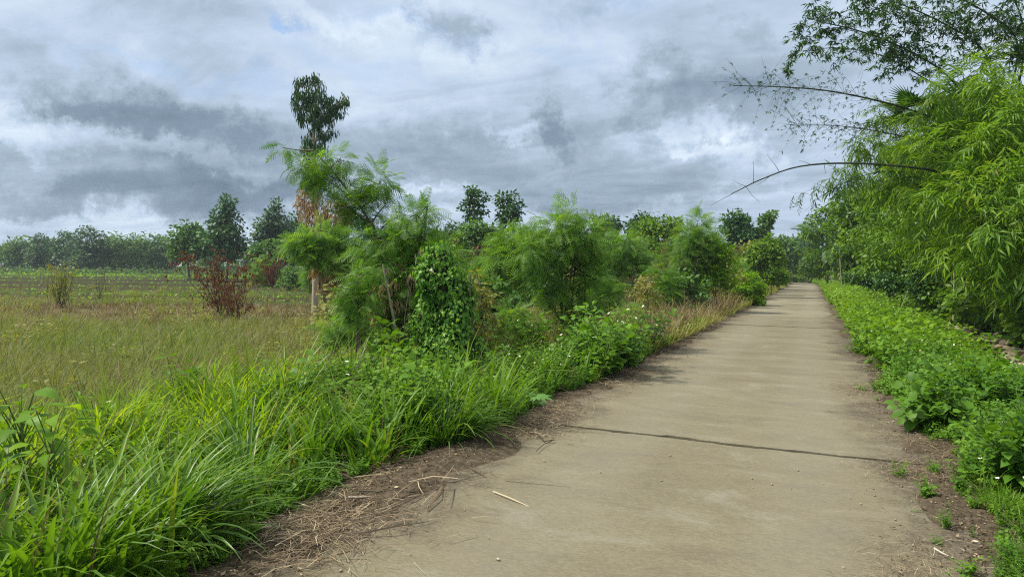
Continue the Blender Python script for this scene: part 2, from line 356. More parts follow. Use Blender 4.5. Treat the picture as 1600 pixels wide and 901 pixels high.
def burst(n=6):
    mb = MB(); a = rng.random(n)*2*PI; Y = np.stack([.75*np.cos(a), .75*np.sin(a)+.2, -.35-.4*rng.random(n)], -1); X, Y, Z = frame(Y, np.array([0, 0, 1.0])+.5*rv(n)); mb.stamp(lance(.10, .12), np.zeros((n, 3)), X, Y, Z, .75+.4*rng.random(n), r=.3*rng.random(n)); return mb.arrays()
BUR = [burst(6), burst(5), burst(7)]
def scatter_pts(lobes, n, shell=.35):
    """points in ellipsoid lobes (x,y,z,rx,ry,rz), biased outwards; returns points and outward directions"""
    lb = np.array(lobes, float); w = (lb[:, 3]*lb[:, 4]*lb[:, 5])**(.66); k = rng.choice(len(lb), n, p=w/w.sum())
    d = unit(rv(n)); rad = rng.random(n)**shell
    return lb[k, :3] + d*rad[:, None]*lb[k, 3:6], d, k
def leafy(mb, C, rc, n, tp, s, m=0, droop=.3, up=.6, out=.7, flat=.8, jit=.5, power=.5, srnd=.35, D=None):
    k = len(C); n_ = k*n; d = unit(rv(n_)); 
    pos = np.repeat(C, n, 0) + d*np.array([1, 1, flat])*(rc*rng.random(n_)**power)[:, None]
    dd = d if D is None else unit(d+np.repeat(D, n, 0))
    Y = out*dd + np.array([0, 0, -droop]) + jit*rv(n_)*.6; Nn = np.array([0, 0, up]) + dd*.5 + .45*rv(n_)
    X, Y, Z = frame(Y, Nn)
    rr = np.repeat(rng.random(k)*.45, n) + rng.random(n_)*.55
    tl = tp if isinstance(tp, list) else [tp]; w = rng.integers(0, len(tl), n_)
    S = s*(1-srnd+2*srnd*rng.random(n_))
    for i, t_ in enumerate(tl):
        q = w == i; mb.stamp(t_, pos[q], X[q], Y[q], Z[q], S[q], m=m if m is not None else None, r=rr[q])
def wood(lobes, clusters, base, trunk_r, trunk_pts=None, twigs=60, mb=None, sides=6, lean=None, limbr=.45, twigr=.012):
    mb = mb or MB(); lb = np.array(lobes, float)
    top = lb[np.argmax(lb[:, 2]), :3]
    tp = curve(trunk_pts if trunk_pts is not None else [base, base*.55+top*.45+rng.normal(0, .02, 3)*top[2], top], 12)
    tube(mb, tp, np.linspace(trunk_r, trunk_r*.22, len(tp)), sides+2)
    nodes = [tp[2:]]
    for l in lb:
        c = l[:3]; j = min(len(tp)-1, int(len(tp)*.25)) if len(tp) > 4 else 0
        cand = tp[j:]; cz = c[2]-.8*np.linalg.norm((cand-c)[:, :2], axis=1); k = np.argmin(abs(cand[:, 2]-cz)+.3*np.linalg.norm(cand-c, axis=1))
        st = cand[k]; 
        if np.linalg.norm(st-c) < .25*l[3]: continue
        mid = st*.5+c*.5+rng.normal(0, .06, 3)*np.linalg.norm(st-c)-np.array([0, 0, .04*np.linalg.norm(st-c)])
        P = curve([st, mid, c], 8); tube(mb, P, np.linspace(trunk_r*limbr, trunk_r*.12, len(P)), sides-1); nodes.append(P[1:])
    nd = np.vstack(nodes); idx = rng.choice(len(clusters), min(twigs, len(clusters)), replace=False)
    for i in idx:
        c = clusters[i]; k = np.argmin(np.linalg.norm(nd-c, axis=1)+.6*np.maximum(0, nd[:, 2]-c[2])); st = nd[k]
        P = np.array([st, st*.5+c*.5+rng.normal(0, .05, 3)*np.linalg.norm(c-st), c]); tube(mb, P, [twigr*1.4, twigr, twigr*.4], 3)
    return mb

# ------------------------------------------------------------------ terrain
def sstep(x, a, b): t = np.clip((x-a)/(b-a), 0, 1); return t*t*(3-2*t)
def vn(x, y): return (np.sin(x*.9+1.3*np.sin(y*.55))+np.sin(y*1.1+1.7*np.sin(x*.6+1))+.6*np.sin(x*2.3+y*1.7)+.4*np.sin(x*4.1-y*3.3))/3
def road_off(y): return -np.maximum(0, y-100)**2*.004
def gz(x, y):
    x = np.asarray(x, float); y = np.asarray(y, float); xo = x-road_off(y)
    lft = sstep(-xo, 2.7, 3.6)
    z = -.03 + lft*(-.05+.07*vn(x, y)) - .10*sstep(-xo, 3.6, 5)
    r = sstep(xo, 1.2, 2.0)
    z = z + r*(-.03+.05*vn(x, y)) - .28*sstep(xo, 2.0, 3.3) + .55*sstep(xo, 3.7, 5.4) + .35*sstep(xo, 6, 14)
    hf = np.sin(x*7+2*np.sin(y*2.1))*np.sin(y*5.3+2*np.sin(x*3.1))+.6*np.sin(y*1.3+.5)+.3*np.sin(y*3.7)
    z = z + np.clip(.062*np.exp(-((xo+2.72)/.36)**2)*(.62+.5*hf), 0, .06) + np.clip(.066*np.exp(-((xo-1.05)/.30)**2)*(.62+.5*hf), 0, .06)
    z = z + .25*sstep(-xo, 60, 200)
    return z
XL, XR = -2.65, 1.1
def grid_axis(a, dense0, dense1, step, b, grow=1.16):
    xs = list(np.arange(dense0, dense1, step)); s_ = step; x = dense1
    while x < b: xs.append(x); s_ *= grow; x += s_
    xs.append(b); s_ = step; x = dense0-step; lo = []
    while x > a: lo.append(x); s_ *= grow; x -= s_
    lo.append(a); return np.array(lo[::-1]+xs)
gx = grid_axis(-560, -4, 3, .06, 380, 1.1); gy = grid_axis(-30, 1, 24, .08, 560, 1.07)
XX, YY = np.meshgrid(gx, gy, indexing='ij'); ZZ = gz(XX, YY)
gm = MB(); ni, nj = XX.shape; ii, jj = np.meshgrid(np.arange(ni-1), np.arange(nj-1), indexing='ij'); b0 = (ii*nj+jj).ravel()
gm.add(np.stack([XX, YY, ZZ], -1), np.stack([b0, b0+nj, b0+nj+1, b0+1], -1))
# ground material: soil verges, dry grass land, ploughed field with green rows far left
m = newmat('ground_soil'); pos = N('ShaderNodeNewGeometry').outputs['Position']; s3 = N('ShaderNodeSeparateXYZ'); L(pos, s3.inputs[0])
n1 = noise_(pos, 1.6, 8, .62); n2 = noise_(pos, 14, 6, .65); n3 = noise_(pos, .12, 5, .55)
soil = ramp_(n2.outputs[0], [(.3, (.04, .032, .023)), (.55, (.09, .073, .052)), (.75, (.16, .135, .10))])
grassy = ramp_(n1.outputs[0], [(.3, (.045, .065, .015)), (.6, (.09, .11, .03)), (.8, (.16, .14, .06))])
gmask = ramp_(n1.outputs[0], [(.4, (0, 0, 0)), (.6, (1, 1, 1))])
near = mix_(gmask, soil, grassy)
# depth across the field, measured square to the furrows
dv = N('ShaderNodeVectorMath', operation='DOT_PRODUCT'); L(pos, dv.inputs[0]); dv.inputs[1].default_value = (-.48, .877, 0); dep = dv.outputs['Value']
wn = noise_(pos, .25, 4, .6); depw = math_('MULTIPLY_ADD', wn.outputs[0], 1.4, dep)
cx = N('ShaderNodeCombineXYZ'); L(math_('MULTIPLY', depw, .45), cx.inputs[0]); L(math_('MULTIPLY', s3.outputs[0], .015), cx.inputs[1])
rows = noise_(cx.outputs[0], 1.0, 5, .7)
plough = ramp_(rows.outputs[0], [(.36, (.03, .026, .02)), (.5, (.055, .048, .036)), (.56, (.045, .06, .024)), (.64, (.06, .11, .025)), (.75, (.08, .16, .03))])
pl_m = N('ShaderNodeMapRange'); L(math_('MULTIPLY_ADD', n3.outputs[0], 10, dep), pl_m.inputs[0]); pl_m.inputs[1].default_value = 33; pl_m.inputs[2].default_value = 35
xm = N('ShaderNodeMapRange'); L(s3.outputs[0], xm.inputs[0]); xm.inputs[1].default_value = -12; xm.inputs[2].default_value = -15
dry = ramp_(n3.outputs[0], [(.35, (.10, .12, .035)), (.65, (.17, .15, .07))])
N_far = N('ShaderNodeMapRange'); L(s3.outputs[0], N_far.inputs[0]); N_far.inputs[1].default_value = -6; N_far.inputs[2].default_value = -14
rb = N('ShaderNodeMapRange'); L(math_('ABSOLUTE', math_('ADD', s3.outputs[0], .8)), rb.inputs[0]); rb.inputs[1].default_value = 2.2; rb.inputs[2].default_value = 3.4
near = mix_(rb.outputs[0], soil, near)
dry = mix_(.55, dry, ramp_(n2.outputs[0], [(.35, (.05, .045, .025)), (.65, (.18, .17, .10))]))
base = mix_(N_far.outputs[0], near, dry)
cfin = mix_(math_('MULTIPLY', pl_m.outputs[0], xm.outputs[0]), base, plough)
p = N('ShaderNodeBsdfPrincipled'); L(cfin, p.inputs['Base Color']); p.inputs['Roughness'].default_value = 1.0; p.inputs['Specular IOR Level'].default_value = 0.0
bp = N('ShaderNodeBump'); bp.inputs['Strength'].default_value = .6; bp.inputs['Distance'].default_value = .03; L(n2.outputs[0], bp.inputs['Height']); L(bp.outputs[0], p.inputs['Normal'])
out_(p.outputs[0]); M_['ground'] = m
g_o = gm.build('ground', 'ground', smooth=True); tag(g_o, kind='structure')

# road slab
m = newmat('road_concrete'); pos = N('ShaderNodeNewGeometry').outputs['Position']; s3 = N('ShaderNodeSeparateXYZ'); L(pos, s3.inputs[0])
mp = N('ShaderNodeMapping'); L(pos, mp.inputs[0]); mp.inputs['Scale'].default_value = (.5, 3.0, 1); brush = noise_(mp.outputs[0], 16, 8, .78, .2)
mp2 = N('ShaderNodeMapping'); L(pos, mp2.inputs[0]); mp2.inputs['Scale'].default_value = (.4, 1.3, 1); blot = noise_(mp2.outputs[0], 1.3, 8, .62, .6)
fine = noise_(pos, 60, 5, .75); speck = noise_(pos, 26, 3, .8); bigb = noise_(pos, .33, 5, .6)
c = ramp_(blot.outputs[0], [(.30, (.13, .112, .078)), (.45, (.22, .195, .14)), (.58, (.28, .255, .19)), (.72, (.40, .375, .30))])
c = mix_(.5, c, ramp_(brush.outputs[0], [(.3, (.15, .13, .09)), (.5, (.25, .225, .17)), (.72, (.37, .34, .265))]))
c = mix_(.35, c, ramp_(fine.outputs[0], [(.3, (.08, .07, .05)), (.55, (.27, .24, .18)), (.75, (.42, .39, .31))]))
c = mix_(ramp_(speck.outputs[0], [(.68, (0, 0, 0)), (.74, (.6, .6, .6))]), c, (.07, .055, .04))
c = mix_(ramp_(bigb.outputs[0], [(.42, (0, 0, 0)), (.62, (.45, .45, .45))]), c, (.20, .165, .115))
c = mix_(math_('MULTIPLY', attr_('rnd'), .55), c, (.44, .42, .35))
c = mix_(1.0, c, (.655, .65, .56), 'MULTIPLY')
mp3 = N('ShaderNodeMapping'); L(pos, mp3.inputs[0]); mp3.inputs['Scale'].default_value = (.6, 1.15, 1); wv = noise_(mp3.outputs[0], 1.5, 10, .72, .6)
c = mix_(ramp_(wv.outputs[0], [(.5, (0, 0, 0)), (.7, (.7, .7, .7))]), c, (.11, .095, .068))
c = mix_(ramp_(wv.outputs[0], [(.33, (.4, .4, .4)), (.46, (0, 0, 0))]), c, (.28, .27, .23))
br2 = noise_(mp.outputs[0], 45, 6, .85, .1)
c = mix_(ramp_(br2.outputs[0], [(.5, (0, 0, 0)), (.66, (.45, .45, .45))]), c, (.30, .285, .24))
c = mix_(ramp_(br2.outputs[0], [(.34, (.5, .5, .5)), (.48, (0, 0, 0))]), c, (.075, .066, .05))
gr = noise_(pos, 150, 3, .8)
c = mix_(ramp_(gr.outputs[0], [(.56, (0, 0, 0)), (.68, (.6, .6, .6))]), c, (.06, .052, .04))
trk = N('ShaderNodeMath', operation='ABSOLUTE'); L(math_('SUBTRACT', math_('ABSOLUTE', math_('ADD', s3.outputs[0], .78)), .78), trk.inputs[0])
tm = N('ShaderNodeMapRange', interpolation_type='SMOOTHSTEP'); L(trk.outputs[0], tm.inputs[0]); tm.inputs[1].default_value = .5; tm.inputs[2].default_value = .1; tm.inputs[3].default_value = 0; tm.inputs[4].default_value = .22
c = mix_(math_('MULTIPLY', tm.outputs[0], wv.outputs[0]), c, (.27, .26, .225))
# dirt trodden over the slab edges
xl = math_('ADD', s3.outputs[0], 2.65); xr = math_('SUBTRACT', .98, s3.outputs[0]); ed = math_('MINIMUM', xl, xr)
en = noise_(pos, .9, 7, .62); en2 = noise_(pos, 7, 5, .7)
ev = math_('ADD', math_('MULTIPLY', math_('SUBTRACT', en.outputs[0], .375), 3.4), math_('MULTIPLY', math_('SUBTRACT', en2.outputs[0], .5), .7))
em = N('ShaderNodeMapRange'); L(math_('SUBTRACT', ev, math_('MULTIPLY', ed, 1.5)), em.inputs[0]); em.inputs[1].default_value = -.35; em.inputs[2].default_value = .25
dirt = ramp_(noise_(pos, 30, 5, .7).outputs[0], [(.3, (.04, .033, .024)), (.55, (.10, .083, .06)), (.72, (.2, .17, .125))])
c = mix_(math_('MULTIPLY', em.outputs[0], .9), c, dirt)
p = N('ShaderNodeBsdfPrincipled'); L(c, p.inputs['Base Color']); p.inputs['Roughness'].default_value = .9; p.inputs['Specular IOR Level'].default_value = .2
bh = math_('ADD', math_('MULTIPLY', brush.outputs[0], .6), math_('MULTIPLY', fine.outputs[0], .5))
bp = N('ShaderNodeBump'); bp.inputs['Strength'].default_value = .35; bp.inputs['Distance'].default_value = .006; L(bh, bp.inputs['Height']); L(bp.outputs[0], p.inputs['Normal'])
out_(p.outputs[0]); M_['concrete'] = m
rm = MB()
y0 = 6.63-5.05*3; secs = []
while y0 < 119: secs.append((y0, y0+5.05)); y0 += 5.05
nu, nv_ = 60, 14
def jag(n, amp):
    a = np.cumsum(rng.normal(0, 1, n)); a -= np.linspace(a[0], a[-1], n); return a/(abs(a).max()+1e-6)*amp
joint = [jag(nu, .032)+rng.normal(0, .004, nu) for _ in range(len(secs)+1)]
for i, (a, b) in enumerate(secs):
    ga = .011 if i == 3 else .008; gb = .011 if i+1 == 3 else .008
    u = np.linspace(0, 1, nu); vv = np.linspace(0, 1, nv_)
    ya = a+ga+joint[i]+np.abs(rng.normal(0, .35*ga, nu)); yb = b-gb+joint[i+1]-np.abs(rng.normal(0, .35*gb, nu))
    if i == 3: ya[22:27] += .035; ya[40:43] += .02
    if i == 2: yb[14:17] -= .03; yb[30:36] -= .02
    Yg = ya[:, None]*(1-vv)+yb[:, None]*vv
    Xg = (XL+(XR-XL)*u)[:, None]+road_off(Yg)
    Xg[0] += .05*vn(Yg[0]*2, Yg[0]*0+3); Xg[-1] += .05*vn(Yg[-1]*2, Yg[-1]*0)
    Zg = np.zeros_like(Yg)+.006*np.sin(i*2.3); Zg[0] -= .01; Zg[-1] -= .01
    tone = [.0, .25, .05, .0, .18, .3, .15, .8, .35, .7, .2, .9][i % 12] if i > 3 else .08*i
    V = np.stack([Xg, Yg, Zg], -1).reshape(-1, 3); I, J = np.meshgrid(np.arange(nu-1), np.arange(nv_-1), indexing='ij'); q = (I*nv_+J).ravel()
    rm.add(V, np.stack([q, q+nv_, q+nv_+1, q+1], -1), r=tone)
    ring = list(range(0, nu*nv_, nv_)) + list(range((nu-1)*nv_+1, nu*nv_)) + list(range(nu*nv_-1-nv_, nv_-2, -nv_)) + list(range(nv_-2, 0, -1))
    rv_ = V[ring]; lo = rv_.copy(); lo[:, 2] -= .12; k = len(ring); j = np.arange(k)
    rm.add(np.vstack([rv_, lo]), np.stack([j, (j+1) % k, k+(j+1) % k, k+j], -1), r=0)
tag(rm.build('road', 'concrete'), kind='structure')

# ------------------------------------------------------------------ sampling helpers
Fh = np.array([-math.sin(YAW), math.cos(YAW)]); Rh = np.array([math.cos(YAW), math.sin(YAW)])
def wedge(n, d0, d1, l0, l1, a=1.0):
    """n ground points between distances d0..d1 in a wide wedge of land (l = side / distance), thinning out with distance"""
    u = rng.random(n); d = (d0**a+u*(d1**a-d0**a))**(1/a) if abs(a) > 1e-6 else d0*(d1/d0)**u
    l = l0+(l1-l0)*rng.random(n); return d[:, None]*Fh + (l*d)[:, None]*Rh
def edgeL(y): return np.interp(y, [2, 2.8, 3.8, 4.6, 5.5, 6.2, 7, 8, 9, 11, 13, 20, 40, 100, 160], [-2.9, -2.92, -3.25, -3.25, -2.98, -2.75, -2.8, -3.0, -2.8, -2.6, -2.8, -2.7, -2.62, -2.6, -2.6])+road_off(y)
def edgeR(y): return 1.12+.14*np.sin(y*1.1)+.10*np.sin(y*2.7+1)+road_off(y)
def blades(mb, O, az, lean, length, width, curv, segs=5, fold=True, m=0, r=None):
    n = len(O); b = lambda v_: np.broadcast_to(np.asarray(v_, float), (n,))
    az, lean, length, width, curv = map(b, (az, lean, length, width, curv))
    u = np.linspace(0, 1, segs+1); th = lean[:, None]+curv[:, None]*u[None]**1.5; ds = length[:, None]/segs
    hs = np.concatenate([np.zeros((n, 1)), np.cumsum(np.sin((th[:, 1:]+th[:, :-1])/2)*ds, 1)], 1)
    zs = np.concatenate([np.zeros((n, 1)), np.cumsum(np.cos((th[:, 1:]+th[:, :-1])/2)*ds, 1)], 1)
    ca, sa = np.cos(az)[:, None], np.sin(az)[:, None]
    C = np.stack([O[:, 0:1]+hs*ca, O[:, 1:2]+hs*sa, O[:, 2:3]+zs], -1)
    wp = (.45+.55*np.minimum(1, u*3.5))*(1-u**2.4)+.03; w = width[:, None]*wp[None]*.5
    tw = (rng.random(n)-.5)[:, None]*1.2*u[None]
    side = np.stack([-sa*np.cos(tw)+ca*np.sin(tw)*.4, ca*np.cos(tw)+sa*np.sin(tw)*.4, np.sin(tw)*.5], -1)
    Lf, Rg = C-side*w[..., None], C+side*w[..., None]
    rr = rng.random(n) if r is None else r
    if fold:
        nrm = np.stack([-np.cos(th)*ca, -np.cos(th)*sa, np.sin(th)], -1); Cc = C-nrm*w[..., None]*.45
        V = np.stack([Lf, Cc, Rg], 2).reshape(-1, 3); k = (segs+1)*3; b_ = (np.arange(n)*k)[:, None]+(np.arange(segs)*3)[None]
        Q = np.concatenate([np.stack([b_, b_+1, b_+4, b_+3], -1).reshape(-1, 4), np.stack([b_+1, b_+2, b_+5, b_+4], -1).reshape(-1, 4)])
        mb.add(V, Q, None, m, r=np.repeat(rr, k), t=np.tile(np.repeat(u, 3), n))
    else:
        V = np.stack([Lf, Rg], 2).reshape(-1, 3); k = (segs+1)*2; b_ = (np.arange(n)*k)[:, None]+(np.arange(segs)*2)[None]
        mb.add(V, np.stack([b_, b_+1, b_+3, b_+2], -1).reshape(-1, 4), None, m, r=np.repeat(rr, k), t=np.tile(np.repeat(u, 2), n))
def on_ground(xy, dz=0.0): return np.column_stack([xy, gz(xy[:, 0], xy[:, 1])+dz])
def tufts(mb, xy, per, spread, L0, L1, w, segs, fold, lean=.15, leanr=.35, curv=.9, m=0, dz=-.02):
    k = len(xy); O = np.repeat(on_ground(xy, dz), per, 0); a = rng.random(k*per)*2*PI; rad = spread*rng.random(k*per)**.7
    O[:, 0] += np.cos(a)*rad; O[:, 1] += np.sin(a)*rad
    tl = np.repeat(.7+.5*rng.random(k), per); ln = (L0+(L1-L0)*rng.random(k*per))*tl
    az = a+rng.normal(0, .5, k*per); rr = np.clip(np.repeat(rng.random(k)*.5, per)+rng.random(k*per)*.52, 0, 1)
    blades(mb, O, az, lean+leanr*rng.random(k*per), ln, w*(.6+.8*rng.random(k*per)), curv*(.4+1.1*rng.random(k*per)), segs, fold, m, rr)
# weed plants
def flower():
    mb = MB()
    for i in range(6):
        a = i*PI/3; Y = np.array([[math.cos(a), math.sin(a), .15]]); X, Y2, Z = frame(Y, np.array([[0, 0, 1.0]])); mb.stamp(diamond(.28, .0), np.array([[0, 0, 0.0]]), X, Y2, Z, 1.0, m=2)
    an = np.arange(6)*PI/3; V = [(0, 0, .16)]+[(math.cos(t)*.26, math.sin(t)*.26, .08) for t in an]
    mb.add(V, None, [(0, i+1, (i+1) % 6+1) for i in range(6)], tm=3); return mb.arrays()
FLW = flower()
def weed_proto(h, nst, tp, ls, nodes=6, spread=.5, flowers=0, steps=3):
    mb = MB()
    for s_ in range(nst):
        a = rng.random()*2*PI; sp_ = spread*h*(.3+.7*rng.random()); hh = h*(.65+.45*rng.random())
        P = np.array([[math.cos(a)*sp_*u**1.4, math.sin(a)*sp_*u**1.4, hh*u] for u in np.linspace(0, 1, 5)]); P[1:, :2] += rng.normal(0, .02*h, (4, 2))
        tube(mb, P, np.linspace(.004, .002, 5), 3, m=1)
        us = np.linspace(.22, 1, nodes); O = np.array([[np.interp(u, np.linspace(0, 1, 5), P[:, j]) for j in range(3)] for u in us])
        O = np.repeat(O, steps, 0); n = len(O); az = np.repeat(np.arange(nodes)*1.57, steps)+np.tile(np.arange(steps)*2*PI/steps, nodes)+rng.normal(0, .35, n)
        Y = np.stack([np.cos(az), np.sin(az), .25+.35*rng.normal(size=n)], -1); Nn = np.array([0, 0, 1.0])+.3*rv(n); X, Y, Z = frame(Y, Nn)
        mb.stamp(tp, O+Y*ls*.25, X, Y, Z, ls*(1.15-.5*np.repeat(us, steps))*(.7+.6*rng.random(n)), m=0, r=rng.random(n)*.4)
        if s_ < flowers:
            q = P[-1]+[0, 0, .05]; X, Y, Z = frame(np.array([[rng.normal(), rng.normal(), .2]]), np.array([[rng.normal()*.4, rng.normal()*.4, 1]])); mb.stamp(FLW, q[None], X, Y, Z, .016)
    return mb.arrays()
OVN = ovate(.27, .2)
WN = [weed_proto(.42, 6, OVN, .085), weed_proto(.5, 7, OVN, .07, 7), weed_proto(.36, 6, ovate(.38, .18), .115, 4), weed_proto(.45, 7, OVN, .06, 7, flowers=2)]
WM = [weed_proto(.45, 7, DIA, .085, 5), weed_proto(.4, 8, DIA, .07, 5, flowers=3), weed_proto(.5, 6, ovate(.38, .18), .105, 4), weed_proto(.55, 8, diamond(.2), .08, 5, flowers=2)]
WF = [weed_proto(.5, 5, DIA, .13, 4, steps=2), weed_proto(.5, 5, DIA, .11, 4, steps=2, flowers=2)]
def plants(mb, xy, protos, s0, s1, wts=None, dz=-.03, tilt=.15):
    n = len(xy); O = on_ground(xy, dz); w = rng.choice(len(protos), n, p=wts); az = rng.random(n)*2*PI
    Zd = unit(np.array([0, 0, 1.0])+tilt*rv(n)); X = unit(np.cross(np.stack([np.cos(az), np.sin(az), 0*az], -1), Zd)); Y = np.cross(Zd, X)
    S = s0+(s1-s0)*rng.random(n); r_ = rng.random(n)*.6
    for i, tp in enumerate(protos):
        q = w == i; mb.stamp(tp, O[q], X[q], Y[q], Zd[q], S[q], r=r_[q])
WM_MATS = ['weed', 'stem', 'petal', 'eye']
def near_any(xy, pts, r):
    k = np.zeros(len(xy), bool)
    for p_ in pts: k |= np.hypot(xy[:, 0]-p_[0], xy[:, 1]-p_[1]) < r
    return k

# ------------------------------------------------------------------ ground cover (nobody could count it)
FW = [W(px, 600, d)[:2] for px, d in ((880, 14), (610, 12))]
# tall lush grass along the left verge
xy = wedge(3100, 1.8, 15, -1.15, .15, 1.15); y = xy[:, 1]; e = edgeL(y)
k = (xy[:, 0] < e-.12) & (xy[:, 0] > -6.9+.5*vn(xy[:, 0], y)-.5*(y < 3)) & (y > .2) & (y < 13)
xy = xy[k]; mb = MB(); fr = .25+.75*sstep(-(xy[:, 0]-edgeL(xy[:, 1])), .1, .9)
keep = (rng.random(len(xy)) < np.where(xy[:, 1] > 9, .30, np.where(xy[:, 1] > 6.5, .5, .95))); xy = xy[keep]
dd = xy@Fh
hn = .8+.45*vn(xy[:, 0]*2.1, xy[:, 1]*1.7+3); yel = (xy[:, 0] < -4.45+.6*vn(xy[:, 1]*1.5, xy[:, 0])) & (xy[:, 1] < 8)
for lo, hi, w_, sg, fo in ((0, 6, .033, 6, True), (6, 40, .024, 4, False)):
    for j in range(4):
        q = (dd >= lo) & (dd < hi) & (np.clip(((hn-.45)/.2).astype(int), 0, 3) == j); hf = (.6, .9, 1.2, 1.45)[j]
        for yy, mi in ((yel, 1), (~yel, 0)):
            tufts(mb, xy[q & yy], 13, .12, .25*hf, .80*hf, w_, sg, fo, lean=.02, leanr=.5, curv=1.15, m=mi)
xd = xy[rng.random(len(xy)) < .55]; tufts(mb, xd, 4, .14, .2, .6, .014, 4, False, lean=.3, leanr=.9, curv=1.6, m=2)
xd = xy[rng.random(len(xy)) < .12]; tufts(mb, xd, 2, .08, .75, 1.1, .006, 4, False, lean=.05, leanr=.3, curv=.6, m=2)
tag(mb.build('lush_grass', ['lush', 'lushyellow', 'browngrass']), 'tall lush green grass filling the near left verge', 'grass', kind='stuff')
# leafy weeds of the left verge
mb = MB(); xy = wedge(4600, 2.2, 20, -1.15, .45, .9); y = xy[:, 1]; e = edgeL(y)
dens = np.where(y < 5.5, np.where(vn(xy[:, 0]*1.3+1, y*1.3) > .2, .42, .03), np.where(y < 8.5, np.where(xy[:, 0] < -4.3, .10, .6), np.where(y < 13.2, 1.0, .2))); off = e-xy[:, 0]
k = (off > .05) & (xy[:, 0] > np.where(y < 9, -6.3, -5.2)+.5*vn(y, y)) & (rng.random(len(xy)) < dens) & (y > .5)
xy = xy[k]; dd = xy@Fh; q = dd < 9; sc_e = 1
hh_ = vn(xy[:, 0]*1.6+4, xy[:, 1]*1.2) > .1
plants(mb, xy[q & hh_], WN, 1.1, 1.8, [.22, .28, .40, .10]); plants(mb, xy[q & ~hh_], WN, .5, 1.0, [.32, .32, .26, .10]); plants(mb, xy[~q & hh_], WM, 1.2, 2.1, [.25, .25, .35, .15]); plants(mb, xy[~q & ~hh_], WM, .6, 1.2, [.2, .35, .2, .25])
ye = 2.4+rng.random(420)*13; xe = edgeL(ye)-.02-.28*rng.random(420)
plants(mb, np.column_stack([xe, ye]), WN[:3], .25, .5)
tag(mb.build('verge_weeds', WM_MATS), 'leafy green weeds with tiny white flowers along the left road edge', 'weeds', kind='stuff')
# right verge: lush low weeds
mb = MB(); xy = wedge(5200, 3.2, 15, .42, 1.1, .9); xo = xy[:, 0]; k = (xo > edgeR(xy[:, 1])+.05) & (xo < np.where(xy[:, 1] > 12.5, 2.95, 4.0)+.3*vn(xy[:, 1], xo)) & (xy[:, 1] > 6.1+.3*vn(xo*3, xy[:, 1])); xy = xy[k]
dd = xy@Fh; q = dd < 9.5; hh_ = vn(xy[:, 0]*2+1, xy[:, 1]*1.4) > .15
plants(mb, xy[q & hh_], WN, .95, 1.6, [.15, .25, .58, .02], tilt=.3); plants(mb, xy[q & ~hh_], WN, .4, .8, [.35, .25, .33, .07], tilt=.3); plants(mb, xy[~q & hh_], WM, .8, 1.3, [.25, .05, .62, .08], tilt=.3); plants(mb, xy[~q & ~hh_], WM, .5, .95, [.35, .15, .35, .15], tilt=.3)
ye = 4+rng.random(420)**1.2*14; plants(mb, np.column_stack([edgeR(ye)+.4*rng.random(420)**1.5*np.where(rng.random(420) < .12, -1, 1)-.02, ye]), WN[:3], .12, .42)
tag(mb.build('bank_weeds', WM_MATS), 'dense leafy weeds covering the right road edge', 'weeds', kind='stuff')
mb = MB(); xy = wedge(15000, 13, 110, .28, .85, .62); xo = xy[:, 0]-road_off(xy[:, 1]); wd_ = 4.2; k = (xy[:, 0] > edgeR(xy[:, 1])+.05) & (xo < np.where(xy[:, 1] < 25, 3.3, wd_)+.3*vn(xo, xy[:, 1])); xy = xy[k]; dd = xy@Fh
q = dd < 30; plants(mb, xy[q], WF, .6, 1.5, [.75, .25], dz=-.05); plants(mb, xy[~q], WF, 1.1, 1.9, dz=-.05)
tag(mb.build('verge_herbs', ['weed_far', 'stem', 'petal', 'eye']), 'bright green herbs beside the far right road edge', 'weeds', kind='stuff')
# short grass at the near right corner
mb = MB(); xy = wedge(2600, 2.6, 9, .55, 1.3, 1.0); k = (xy[:, 0] > edgeR(xy[:, 1])+.1) & (xy[:, 0] < 4.5) & (xy[:, 1] < 7.2); xy = xy[k]
tufts(mb, xy, 22, .09, .08, .26, .007, 4, False, lean=.1, leanr=.7, curv=1.1)
xf = xy[rng.random(len(xy)) < .12]; O = on_ground(xf, .2+.0*xf[:, 0]); n = len(O); X, Y, Z = frame(rv(n)+np.array([1, 0, 0]), np.array([0, 0, 1.0])+.3*rv(n)); mb.stamp(FLW, O, X, Y, Z, .017)
tag(mb.build('short_grass', ['lush', 'stem', 'petal', 'eye']), 'short grass with small white flowers at the near right corner', 'grass', kind='stuff')
# dry grass land on the left
mb = MB(); xy = wedge(20000, 6.5, 60, -1.1, .38, .75); x, y = xy[:, 0], xy[:, 1]; dd = xy@Fh
k = (x < np.where(y < 9, -6.2, -4.9)+.5*vn(x, y)) & (dd < 31+2*vn(x*.2, y*.2)+np.where(x > -14, 22, 0)); xy = xy[k]; dd = xy@Fh
pc = xy-np.array([-20.1, 18.9]); ex = (pc@Rh)/9.5; ey = (pc@Fh)/5.2; brown = (ex**2+ey**2+.35*vn(xy[:, 0], xy[:, 1]) < 1) | (vn(xy[:, 0]*.5, xy[:, 1]*.6) > .8)
for lo, hi, per, w, sg in ((0, 12, 22, .008, 3), (12, 22, 16, .014, 2), (22, 70, 12, .03, 2)):
    q = (dd >= lo) & (dd < hi)
    tufts(mb, xy[q & ~brown], per, .22, .18, .52, w, sg, False, lean=.05, leanr=.6, curv=.9)
    tufts(mb, xy[q & brown], per, .25, .12, .34, w, sg, False, lean=.1, leanr=.9, curv=1.0, m=1)
